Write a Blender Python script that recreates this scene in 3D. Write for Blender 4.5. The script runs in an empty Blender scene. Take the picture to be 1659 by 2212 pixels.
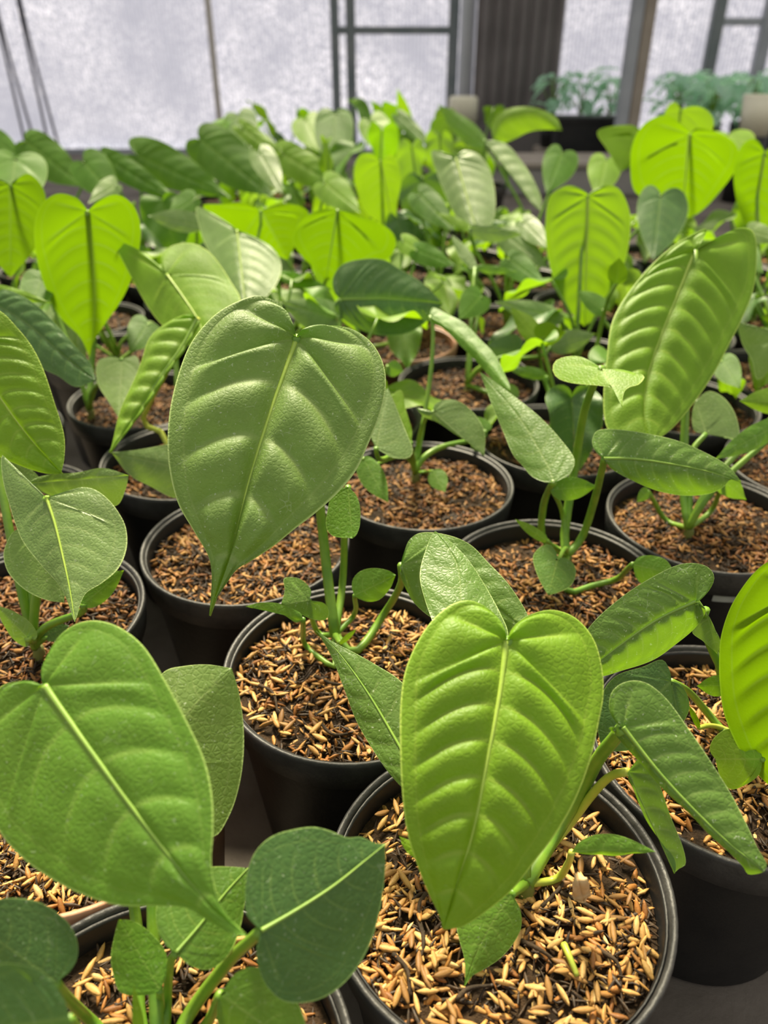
import bpy, bmesh, math, random
import numpy as np
from mathutils import Vector, Matrix

random.seed(7)
RNG = np.random.default_rng(11)
SC = bpy.context.scene
COL = SC.collection

# ------------------------------------------------------------------ camera
W, H = 1659, 2212
FPX = 1660.0
PITCH = math.radians(31.55)
CAMH = 0.44
CS, SN = math.cos(PITCH), math.sin(PITCH)
cam_d = bpy.data.cameras.new('camera')
cam = bpy.data.objects.new('camera', cam_d)
COL.objects.link(cam)
cam.location = (0, 0, CAMH)
cam.rotation_euler = (math.pi / 2 - PITCH, 0, 0)
cam_d.sensor_fit = 'VERTICAL'
cam_d.sensor_height = 36.0
cam_d.lens = 36.0 * FPX / H
cam_d.clip_start = 0.01
cam_d.clip_end = 100
cam_d.dof.use_dof = True
cam_d.dof.focus_distance = 0.37
cam_d.dof.aperture_fstop = 27.0 / 3.4
SC.camera = cam

# ------------------------------------------------------------------ light
SC.view_settings.view_transform = 'Standard'
SC.view_settings.look = 'None'
SC.view_settings.gamma = 1.0
SC.view_settings.use_curve_mapping = False
SC.view_settings.exposure = 0.58
world = bpy.data.worlds.new('world')
SC.world = world
world.use_nodes = True
# even bright haze under a plastic roof: brightest overhead, falling off smoothly to the horizon
_wt = world.node_tree
_bg = _wt.nodes['Background']
_tc = _wt.nodes.new('ShaderNodeTexCoord'); _sx = _wt.nodes.new('ShaderNodeSeparateXYZ')
_mr = _wt.nodes.new('ShaderNodeMapRange'); _cr = _wt.nodes.new('ShaderNodeValToRGB')
_wt.links.new(_tc.outputs['Generated'], _sx.inputs[0]); _wt.links.new(_sx.outputs[2], _mr.inputs[0])
_mr.inputs[1].default_value = -1.0; _mr.inputs[2].default_value = 1.0
_wt.links.new(_mr.outputs[0], _cr.inputs[0])
_e = _cr.color_ramp.elements
_e[0].color = (.16, .15, .13, 1); _e[1].color = (1.0, .97, .88, 1)
_k = _e.new(.47); _k.color = (.20, .19, .17, 1)
_k = _e.new(.53); _k.color = (.50, .50, .50, 1)
_wt.links.new(_cr.outputs[0], _bg.inputs[0])
_bg.inputs[1].default_value = 0.62
sun_d = bpy.data.lights.new('sun', 'SUN')
sun_d.energy = 7.5
sun_d.angle = math.radians(12)
sun_d.color = (1.0, 0.89, 0.64)
sun = bpy.data.objects.new('sun', sun_d)
COL.objects.link(sun)
_sd = Vector((-0.10, 0.62, 0.78))            # towards the sun: beyond the back wall, high up
sun.rotation_euler = (-_sd).to_track_quat('-Z', 'Y').to_euler()


# ------------------------------------------------------------------ helpers
def unproj(px, py, z):
    """3D point seen at pixel (px,py) at depth z along the optical axis."""
    px = np.asarray(px, float); py = np.asarray(py, float); z = np.asarray(z, float)
    u = (px - W / 2) / FPX
    v = (py - H / 2) / FPX
    return np.stack([u * z, z * (CS - v * SN), CAMH - z * (SN + v * CS)], -1)


def on_plane(px, py, h):
    v = (py - H / 2) / FPX
    return unproj(px, py, (CAMH - h) / (SN + v * CS))


def catmull(pts, n, closed=False):
    """resample a polyline as a centripetal-ish smooth curve, n+1 points equally spaced by length"""
    p = np.asarray(pts, float)
    if len(p) == 2:
        t = np.linspace(0, 1, n + 1)[:, None]
        return p[0] * (1 - t) + p[1] * t
    q = np.vstack([2 * p[0] - p[1], p, 2 * p[-1] - p[-2]])
    out = []
    for i in range(1, len(q) - 2):
        p0, p1, p2, p3 = q[i - 1:i + 3]
        d1 = max(np.linalg.norm(p2 - p1), 1e-9)
        m1 = (p2 - p0) * d1 / max(np.linalg.norm(p1 - p0) + d1, 1e-9)
        m2 = (p3 - p1) * d1 / max(np.linalg.norm(p3 - p2) + d1, 1e-9)
        t = np.linspace(0, 1, 14, endpoint=False)[:, None]
        out.append((2*t**3-3*t**2+1)*p1 + (t**3-2*t**2+t)*m1 + (-2*t**3+3*t**2)*p2 + (t**3-t**2)*m2)
    c = np.vstack(out + [p[-1:]])
    d = np.r_[0, np.cumsum(np.linalg.norm(np.diff(c, axis=0), axis=1))]
    s = np.linspace(0, d[-1], n + 1)
    return np.stack([np.interp(s, d, c[:, k]) for k in range(c.shape[1])], -1)


def mesh_np(name, verts, faces, uv=None, col=None, smooth=True):
    verts = np.asarray(verts, np.float32); faces = np.asarray(faces, np.int32)
    k = faces.shape[1]
    me = bpy.data.meshes.new(name)
    me.vertices.add(len(verts)); me.vertices.foreach_set('co', verts.ravel())
    me.loops.add(faces.size); me.loops.foreach_set('vertex_index', faces.ravel())
    me.polygons.add(len(faces))
    me.polygons.foreach_set('loop_start', np.arange(0, faces.size, k, dtype=np.int32))
    me.polygons.foreach_set('loop_total', np.full(len(faces), k, np.int32))
    if uv is not None:
        l = me.uv_layers.new(name='leaf')
        l.data.foreach_set('uv', np.asarray(uv, np.float32)[faces.ravel()].ravel())
    if col is not None:
        a = me.color_attributes.new('tint', 'FLOAT_COLOR', 'POINT')
        c = np.ones((len(verts), 4), np.float32); c[:, :3] = col
        a.data.foreach_set('color', c.ravel())
    me.polygons.foreach_set('use_smooth', np.full(len(faces), smooth, bool))
    me.update(calc_edges=True)
    me.validate()
    return me


def obj(name, me, mat=None, parent=None):
    o = bpy.data.objects.new(name, me)
    COL.objects.link(o)
    if mat is not None and len(me.materials) == 0:
        me.materials.append(mat)
    if parent is not None:
        o.parent = parent
    return o


def empty(name, loc=(0, 0, 0)):
    o = bpy.data.objects.new(name, None)
    o.empty_display_size = 0.02
    COL.objects.link(o)
    o.location = loc
    return o


def tag(o, label, cat, group=None):
    o['label'] = label; o['category'] = cat
    if group: o['group'] = group
    return o


def tube_arrays(pts, rad, sides=8):
    p = np.asarray(pts, float); n = len(p)
    t = np.gradient(p, axis=0); t /= np.linalg.norm(t, axis=1)[:, None] + 1e-12
    ref = np.array([0.31, 0.93, 0.17])
    verts = []
    a = np.linspace(0, 2 * np.pi, sides, endpoint=False)
    x = None
    for i in range(n):
        x = (np.cross(t[i], ref) if x is None else x - np.dot(x, t[i]) * t[i])
        if np.linalg.norm(x) < 1e-3: x = np.cross(t[i], [1, 0, 0])
        x = x / np.linalg.norm(x); y = np.cross(t[i], x)
        r = rad[i]
        verts.append(p[i] + r * (np.cos(a)[:, None] * x + np.sin(a)[:, None] * y))
    verts = np.vstack(verts + [p[:1], p[-1:]])
    f = []
    for i in range(n - 1):
        for k in range(sides):
            k2 = (k + 1) % sides
            A, B, C, D = i*sides+k, i*sides+k2, (i+1)*sides+k2, (i+1)*sides+k
            f += [(A, B, C), (A, C, D)]
    for k in range(sides):
        k2 = (k + 1) % sides
        f.append((n*sides, k2, k)); f.append((n*sides+1, (n-1)*sides+k, (n-1)*sides+k2))
    return verts, np.array(f)


def tube(name, pts, r0, r1, mat, parent=None, n=16, sides=8, tip=None, prof=None):
    c = catmull(pts, n)
    t = np.linspace(0, 1, n + 1)
    rad = r0 + (r1 - r0) * t
    if prof is not None: rad = rad * prof(t)
    v, f = tube_arrays(c, rad, sides)
    return obj(name, mesh_np(name, v, f), mat, parent)


def lathe_mesh(name, prof, seg=64):
    prof = np.asarray(prof, float); n = len(prof)
    a = np.linspace(0, 2 * np.pi, seg, endpoint=False)
    v = np.stack([np.outer(prof[:, 0], np.cos(a)), np.outer(prof[:, 0], np.sin(a)),
                  np.repeat(prof[:, 1][:, None], seg, 1)], -1).reshape(-1, 3)
    f = []
    for i in range(n - 1):
        for k in range(seg):
            k2 = (k + 1) % seg
            f.append((i*seg+k, i*seg+k2, (i+1)*seg+k2, (i+1)*seg+k))
    return mesh_np(name, v, f)


def box_arrays(x0, x1, y0, y1, z0, z1):
    v = [(x, y, z) for z in (z0, z1) for y in (y0, y1) for x in (x0, x1)]
    f = [(0, 2, 3, 1), (4, 5, 7, 6), (0, 1, 5, 4), (2, 6, 7, 3), (0, 4, 6, 2), (1, 3, 7, 5)]
    return np.array(v, float), np.array(f)


def box(name, x0, x1, y0, y1, z0, z1, mat, parent=None, bev=0.0):
    bm = bmesh.new()
    v, f = box_arrays(x0, x1, y0, y1, z0, z1)
    vs = [bm.verts.new(p) for p in v]
    for q in f: bm.faces.new([vs[i] for i in q])
    if bev: bmesh.ops.bevel(bm, geom=bm.edges[:], offset=bev, segments=2, affect='EDGES')
    bmesh.ops.recalc_face_normals(bm, faces=bm.faces[:])
    me = bpy.data.meshes.new(name); bm.to_mesh(me); bm.free()
    return obj(name, me, mat, parent)


# ------------------------------------------------------------------ materials
class NT:
    def __init__(s, name):
        s.m = bpy.data.materials.new(name); s.m.use_nodes = True
        s.t = s.m.node_tree; s.t.nodes.clear()
        s.out = s.n('ShaderNodeOutputMaterial')

    def n(s, kind, **kw):
        nd = s.t.nodes.new(kind)
        for k, v in kw.items(): setattr(nd, k, v)
        return nd

    def l(s, a, b): s.t.links.new(a, b)

    def val(s, x, sock):
        if isinstance(x, (int, float)): sock.default_value = x
        else: s.l(x, sock)

    def math(s, op, a, b=0.0, clamp=False):
        nd = s.n('ShaderNodeMath', operation=op, use_clamp=clamp)
        s.val(a, nd.inputs[0]); s.val(b, nd.inputs[1]); return nd.outputs[0]

    def noise(s, vec, scale, detail=3, rough=0.55):
        nd = s.n('ShaderNodeTexNoise'); s.l(vec, nd.inputs['Vector'])
        nd.inputs['Scale'].default_value = scale; nd.inputs['Detail'].default_value = detail
        nd.inputs['Roughness'].default_value = rough; return nd.outputs[0]

    def smooth(s, x, a, b):
        nd = s.n('ShaderNodeMapRange', interpolation_type='SMOOTHSTEP'); s.val(x, nd.inputs[0])
        nd.inputs[1].default_value = a; nd.inputs[2].default_value = b; return nd.outputs[0]

    def mix(s, f, a, b):
        nd = s.n('ShaderNodeMix', data_type='RGBA'); s.val(f, nd.inputs[0])
        for x, i in ((a, 6), (b, 7)):
            if isinstance(x, tuple): nd.inputs[i].default_value = (*x, 1)
            else: s.l(x, nd.inputs[i])
        return nd.outputs[2]

    def bump(s, h, strength, dist):
        nd = s.n('ShaderNodeBump'); s.l(h, nd.inputs['Height'])
        nd.inputs['Strength'].default_value = strength; nd.inputs['Distance'].default_value = dist
        return nd.outputs[0]


def leaf_mat(name, base, pale, trans, tf=0.35, rough=0.42, flecks=0.5, spec=0.5, yellow_tip=False):
    N = NT(name)
    uv = N.n('ShaderNodeUVMap', uv_map='leaf').outputs[0]
    sep = N.n('ShaderNodeSeparateXYZ'); N.l(uv, sep.inputs[0])
    r, q = sep.outputs[0], sep.outputs[1]
    co = N.n('ShaderNodeTexCoord').outputs['Object']
    # lateral veins: pale lines where q is a whole number, fading towards the margin; collective vein at r = .86
    fr = N.math('ABSOLUTE', N.math('SUBTRACT', N.math('FRACT', N.math('ADD', q, 0.5)), 0.5))
    vein = N.math('MULTIPLY', N.math('SUBTRACT', 1.0, N.smooth(fr, 0.015, 0.09)), N.math('SUBTRACT', 1.0, N.smooth(r, 0.5, 0.84)))
    near_mid = N.math('SUBTRACT', 1.0, N.smooth(r, 0.0, 0.07))
    coll = N.math('MULTIPLY', N.math('SUBTRACT', 1.0, N.smooth(N.math('ABSOLUTE', N.math('SUBTRACT', r, 0.86)), 0.0, 0.02)), 0.5)
    vm = N.math('MAXIMUM', N.math('MULTIPLY', vein, 0.34), N.math('MAXIMUM', N.math('MULTIPLY', near_mid, 0.6), N.math('MULTIPLY', coll, .5)))
    margin = N.smooth(r, 0.978, 0.995)
    mott = N.noise(co, 38, 4, .6)
    fine = N.noise(co, 420, 4, .65)
    c = N.mix(N.smooth(mott, 0.35, 0.7), tuple(x * 0.84 for x in base), tuple(x * 1.12 for x in base))
    c = N.mix(N.math('MULTIPLY', N.smooth(fine, .45, .75), 0.16), c, pale)
    c = N.mix(vm, c, pale)
    # dry residue specks and short pale scratches left by water and dust
    vor = N.n('ShaderNodeTexVoronoi', feature='DISTANCE_TO_EDGE'); N.l(co, vor.inputs['Vector']); vor.inputs['Scale'].default_value = 160
    scr = N.math('MULTIPLY', N.math('SUBTRACT', 1.0, N.smooth(vor.outputs['Distance'], 0.008, 0.045)), N.smooth(N.noise(co, 95, 4, .7), 0.55, 0.66))
    spk = N.smooth(N.noise(co, 620, 2, .5), 0.665, 0.73)
    fl = N.math('MULTIPLY', N.math('MAXIMUM', N.math('MULTIPLY', scr, .45), N.math('MULTIPLY', spk, .8)), flecks, True)
    c = N.mix(fl, c, (0.55, 0.63, 0.44))
    c = N.mix(margin, c, tuple(min(1, x * 1.5 + .04) for x in pale))
    if yellow_tip:
        ty = N.smooth(N.math('ADD', q, N.math('MULTIPLY', mott, .8)), 8.3, 9.2)
        c = N.mix(ty, c, (0.75, 0.52, 0.08))
    bs = N.n('ShaderNodeBsdfPrincipled')
    N.l(c, bs.inputs['Base Color']); N.val(N.math('ADD', N.math('MULTIPLY', fl, .25), N.math('ADD', rough, N.math('MULTIPLY', fine, .1))), bs.inputs['Roughness'])
    bs.inputs['Specular IOR Level'].default_value = spec
    vn = N.n('ShaderNodeTexVoronoi', feature='DISTANCE_TO_EDGE'); N.l(co, vn.inputs['Vector']); vn.inputs['Scale'].default_value = 420
    hgt = N.math('ADD', N.math('MULTIPLY', N.smooth(vn.outputs['Distance'], 0, .25), 1.0), N.math('MULTIPLY', fine, .6))
    bmp = N.bump(hgt, 0.22, 0.0005)
    N.l(bmp, bs.inputs['Normal'])
    tr = N.n('ShaderNodeBsdfTranslucent')
    tc = N.mix(N.math('MULTIPLY', vm, .6), tuple(trans), tuple(min(1, x * .7 + .1) for x in trans))
    tc = N.mix(N.math('MULTIPLY', N.smooth(mott, .4, .7), .3), tc, tuple(x * .78 for x in trans))
    N.l(tc, tr.inputs['Color'])
    mx = N.n('ShaderNodeMixShader'); mx.inputs[0].default_value = tf
    N.l(bs.outputs[0], mx.inputs[1]); N.l(tr.outputs[0], mx.inputs[2]); N.l(mx.outputs[0], N.out.inputs[0])
    return N.m


M = {}
M['mature'] = leaf_mat('leaf mature green', (.175, .29, .060), (.33, .43, .14), (.30, .55, .010), .34, .50, .75, .55)
M['mid'] = leaf_mat('leaf mid green', (.125, .285, .026), (.30, .45, .09), (.30, .56, .008), .42, .44, .45)
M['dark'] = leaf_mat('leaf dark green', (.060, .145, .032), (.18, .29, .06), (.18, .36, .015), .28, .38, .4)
M['lime'] = leaf_mat('leaf young lime', (.21, .40, .016), (.42, .56, .08), (.30, .53, .004), .46, .46, .1)
M['yellow'] = leaf_mat('leaf young yellow green', (.19, .35, .004), (.28, .44, .012), (.195, .37, .001), .62, .55, .03, .25)
M['far'] = leaf_mat('leaf far green', (.075, .19, .014), (.20, .34, .04), (.22, .46, .004), .42, .5, .05, .3)
M['pale'] = leaf_mat('leaf pale grey green', (.18, .29, .080), (.36, .46, .16), (.32, .54, .03), .36, .38, .5, .6)
M['spot'] = leaf_mat('leaf dusty green', (.125, .235, .040), (.31, .41, .13), (.28, .54, .010), .36, .38, 1.0)
M['tipped'] = leaf_mat('leaf green with yellow tip', (.095, .21, .026), (.27, .38, .07), (.26, .48, .01), .34, .42, .4, yellow_tip=True)


def stem_mat(name, a, b, rough=.42):
    N = NT(name); co = N.n('ShaderNodeTexCoord').outputs['Object']
    bs = N.n('ShaderNodeBsdfPrincipled')
    N.l(N.mix(N.smooth(N.noise(co, 60, 3), .3, .7), a, b), bs.inputs['Base Color'])
    bs.inputs['Roughness'].default_value = rough
    bs.inputs['Subsurface Weight'].default_value = 0.15
    bs.inputs['Subsurface Radius'].default_value = (.004, .006, .001)
    N.l(N.bump(N.noise(co, 500, 2), .15, .0005), bs.inputs['Normal'])
    N.l(bs.outputs[0], N.out.inputs[0]); return N.m


M['petiole'] = stem_mat('petiole green', (.12, .26, .020), (.20, .34, .03))
M['petiole_yellow'] = stem_mat('petiole yellow', (.38, .46, .05), (.50, .52, .08))
M['rib'] = stem_mat('midrib pale', (.33, .48, .06), (.40, .54, .08))
M['rib_dark'] = stem_mat('midrib green', (.19, .33, .045), (.25, .40, .06))
M['crown'] = stem_mat('crown', (.16, .19, .03), (.12, .10, .03), .7)


def plain(name, a, b, scale, rough=.6, bump=0.0, bscale=80, spec=.5, bdist=.002):
    N = NT(name); co = N.n('ShaderNodeTexCoord').outputs['Object']
    bs = N.n('ShaderNodeBsdfPrincipled')
    N.l(N.mix(N.smooth(N.noise(co, scale, 5), .3, .7), a, b), bs.inputs['Base Color'])
    bs.inputs['Roughness'].default_value = rough; bs.inputs['Specular IOR Level'].default_value = spec
    if bump: N.l(N.bump(N.noise(co, bscale, 5), bump, bdist), bs.inputs['Normal'])
    N.l(bs.outputs[0], N.out.inputs[0]); return N.m


M['pot'] = plain('black plastic', (.009, .009, .010), (.015, .0145, .014), 40, .48, .12, 300, .35)
M['rim'] = plain('worn black plastic rim', (.028, .027, .027), (.050, .048, .046), 60, .48, .25, 300, .4)
M['pot_brown'] = plain('brown plastic', (.20, .085, .045), (.26, .12, .065), 30, .5, .12, 300)
M['rim_brown'] = plain('brown plastic rim', (.42, .20, .11), (.52, .28, .17), 30, .5, .15, 300)
M['soil'] = plain('dark potting mix', (.018, .012, .007), (.055, .032, .016), 160, .95, 1.0, 260, .2, .004)
M['concrete'] = plain('dusty concrete', (.085, .070, .058), (.165, .142, .122), 9, .9, .5, 120, .3)
M['concrete_pale'] = plain('pale concrete', (.26, .25, .24), (.34, .32, .30), 9, .9, .4, 120, .3)
M['steel'] = plain('grey green painted steel', (.14, .17, .18), (.20, .22, .23), 12, .5, .1)
M['alu'] = plain('dull aluminium', (.30, .32, .36), (.38, .40, .44), 12, .4, .1)
M['rust'] = plain('brown steel', (.27, .23, .19), (.35, .30, .25), 12, .6, .1)
M['dark_sheet'] = plain('brown grey corrugated sheet', (.14, .125, .125), (.19, .17, .17), 6, .38, .1)
M['pvc'] = plain('white plastic pipe', (.62, .66, .72), (.72, .75, .8), 8, .4)
M['cream'] = plain('cream plastic', (.72, .68, .52), (.8, .76, .6), 12, .5)
M['white_plastic'] = plain('white plastic', (.66, .64, .60), (.74, .72, .68), 12, .5)
M['lap'] = plain('pale tan strip', (.50, .46, .42), (.58, .54, .50), 6, .5)
M['rope'] = plain('dark rope', (.07, .07, .09), (.12, .12, .14), 80, .9, .4, 200)
M['teal'] = leaf_mat('leaf blue green', (.40, .66, .50), (.65, .80, .66), (.60, .95, .62), .55, .4, .1)
M['twig'] = plain('dark twig', (.03, .022, .015), (.075, .05, .03), 90, .9, .6, 300, .2)
M['dry'] = plain('dry leaf', (.55, .36, .17), (.68, .48, .26), 60, .8, .3, 300, .3)
M['sticker'] = plain('worn white label', (.30, .32, .30), (.42, .44, .42), 60, .6)


def husk_mat(name, use_attr):
    N = NT(name)
    if use_attr:
        c = N.n('ShaderNodeVertexColor', layer_name='tint').outputs[0]
    else:
        rp = N.n('ShaderNodeValToRGB'); N.l(N.n('ShaderNodeObjectInfo').outputs['Random'], rp.inputs[0])
        e = rp.color_ramp.elements
        e[0].color = (.19, .09, .025, 1); e[1].color = (.72, .44, .16, 1)
        k = e.new(.4); k.color = (.42, .22, .06, 1); k = e.new(.75); k.color = (.60, .35, .11, 1)
        c = rp.outputs[0]
    co = N.n('ShaderNodeTexCoord').outputs['Object']
    c = N.mix(N.math('MULTIPLY', N.smooth(N.noise(co, 700, 3), .4, .7), .35), c, (.16, .08, .025))
    bs = N.n('ShaderNodeBsdfPrincipled'); N.l(c, bs.inputs['Base Color']); bs.inputs['Roughness'].default_value = .55
    bs.inputs['Specular IOR Level'].default_value = .35
    N.l(N.bump(N.noise(co, 1500, 2), .3, .0004), bs.inputs['Normal'])
    N.l(bs.outputs[0], N.out.inputs[0]); return N.m


M['husk_mass'] = husk_mat('rice husk mass', True)
M['husk'] = husk_mat('rice husk', False)


def panel_mat():
    N = NT('translucent twin wall sheet'); co = N.n('ShaderNodeTexCoord').outputs['Object']
    a = N.noise(co, 2.6, 5, .65); b = N.noise(co, 85, 2, .6)
    k = N.math('MULTIPLY', N.smooth(a, .28, .72), N.smooth(b, .38, .66))
    c = N.mix(N.math('ADD', N.math('MULTIPLY', k, .75), .12, True), (.24, .265, .40), (.72, .75, .97))
    tr = N.n('ShaderNodeBsdfTranslucent'); N.l(c, tr.inputs[0])
    bs = N.n('ShaderNodeBsdfPrincipled'); N.l(c, bs.inputs['Base Color']); bs.inputs['Roughness'].default_value = .25
    N.l(N.bump(N.noise(co, 70, 3, .7), .6, .01), bs.inputs['Normal'])
    mx = N.n('ShaderNodeMixShader'); mx.inputs[0].default_value = .72
    N.l(bs.outputs[0], mx.inputs[1]); N.l(tr.outputs[0], mx.inputs[2]); N.l(mx.outputs[0], N.out.inputs[0]); return N.m


M['panel'] = panel_mat()

# ------------------------------------------------------------------ the setting
me = mesh_np('floor', [(-7, -2, 0), (7, -2, 0), (7, 9, 0), (-7, 9, 0)], [(0, 1, 2, 3)], smooth=False)
floor = obj('floor', me, M['concrete']); floor['kind'] = 'structure'

YW = 3.8


def corrugated(name, x0, x1, y, z0, z1, pitch, amp, mat, parent, per=6, thick=.003):
    n = int((x1 - x0) / pitch * per)
    x = np.linspace(x0, x1, n + 1); yy = y + amp * np.sin(2 * np.pi * (x - x0) / pitch)
    v = []
    for z in (z0, z1): v.append(np.stack([x, yy, np.full(n + 1, z)], -1))
    v = np.vstack(v); i = np.arange(n)
    f = np.stack([i, i + 1, n + 2 + i, n + 1 + i], -1)
    return obj(name, mesh_np(name, v, f), mat, parent)


wall = box('wall_back', -4.6, 4.6, YW + .03, YW + .09, 0, .02, M['alu']); wall['kind'] = 'structure'
for x0, x1 in ((-4.5, -2.62), (-2.6, -.74), (-.73, -.155), (-.15, .30), (.305, 1.08), (1.09, 1.42), (1.43, 2.4), (2.41, 4.5)):
    corrugated('sheet_panel', x0, x1, YW + .03 + (.02 if x0 < -.735 else 0), .018, 2.4, .016, .0035, M['panel'], wall)
box('lap_strip', -.742, -.715, YW + .008, YW + .012, .03, 2.4, M['lap'], wall, .002)
for xa, xb, nm in ((-.222, -.188, 'steel'), (-.158, -.12, 'steel'), (.27, .312, 'steel'), (1.36, 1.41, 'steel'), (1.57, 1.62, 'alu'), (-2.62, -2.58, 'steel'), (2.38, 2.42, 'steel')):
    box('post', xa, xb, YW - .03, YW + .008, 0, 2.4, M[nm], wall, .003)
for xa, xb, z in ((-.20, .28, .475), (1.40, 2.4, .505), (-2.6, -.2, 1.15), (-2.6, 2.4, 2.38)):
    box('rail', xa, xb, YW - .025, YW + .006, z - .014, z + .014, M['steel' if z < .48 or z > 1 else 'alu'], wall, .002)
# dark corrugated sheet leaning in front of the wall
sh = empty('corrugated_sheet', (.545, YW - .16, 0))
tag(sh, 'dark brown corrugated sheet standing upright against the translucent back wall', 'sheet')
corrugated('sheet', -.175, .175, 0, .14, 2.0, .050, .012, M['dark_sheet'], sh, 12)
box('foot_board', -.18, .18, -.03, .03, .0, .14, M['dark_sheet'], sh, .004)
# pvc downpipe
pp = empty('downpipe', (.345, YW - .07, 0))
tag(pp, 'white plastic downpipe between the steel post and the brown corrugated sheet', 'pipe')
obj('pipe', lathe_mesh('pipe', [(.0, .0), (.032, 0), (.032, 2.2), (0, 2.2)], 24), M['pvc'], pp)
obj('socket', lathe_mesh('socket', [(.033, .62), (.038, .625), (.038, .70), (.033, .705)], 24), M['pvc'], pp)
# freestanding double post
for xc, mt, lb in ((.822, 'alu', 'grey aluminium post in front of the blue-green plants, left one of the pair'), (.862, 'rust', 'brown steel post in front of the blue-green plants, right one of the pair')):
    p = empty('support_post', (xc, 2.98, 0)); tag(p, lb, 'post')
    box('shaft', -.019, .019, -.02, .02, .004, 2.3, M[mt], p, .003)
    box('base_plate', -.0195, .0195, -.045, .045, 0, .006, M[mt], p, .001)
# hanging cord pairs at the left
for k, (xa, lb) in enumerate(((-1.555, 'pair of dark cords hanging at the left edge, outer pair'), (-1.455, 'pair of dark cords hanging at the left, the pair nearer the steel posts'))):
    e = empty('hanging_cord', (xa, YW - .12, 0)); tag(e, lb, 'cord')
    for s in (-1, 1):
        tube('strand', [(-.02, 0, 2.2), (-.005 + s * .002, 0, 1.2), (s * .006, 0, .5), (.02 + s * .022, 0, .02)], .006, .006, M['rope'], e, 14, 6)

# ------------------------------------------------------------------ leaf builder
TEMPL = {
    'heart': [(0, 0), (-.05, .04), (-.12, .15), (-.13, .28), (-.06, .41), (.08, .49), (.25, .5), (.43, .45), (.62, .34), (.78, .2), (.89, .085), (1, 0)],
    'long': [(0, 0), (-.04, .06), (-.08, .2), (-.04, .36), (.08, .46), (.25, .5), (.45, .47), (.65, .36), (.82, .2), (.93, .08), (1, 0)],
    'ovate': [(0, 0), (-.02, .12), (.03, .28), (.16, .44), (.35, .5), (.55, .45), (.75, .29), (.9, .11), (1, 0)],
}
VIEW = {}


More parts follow.
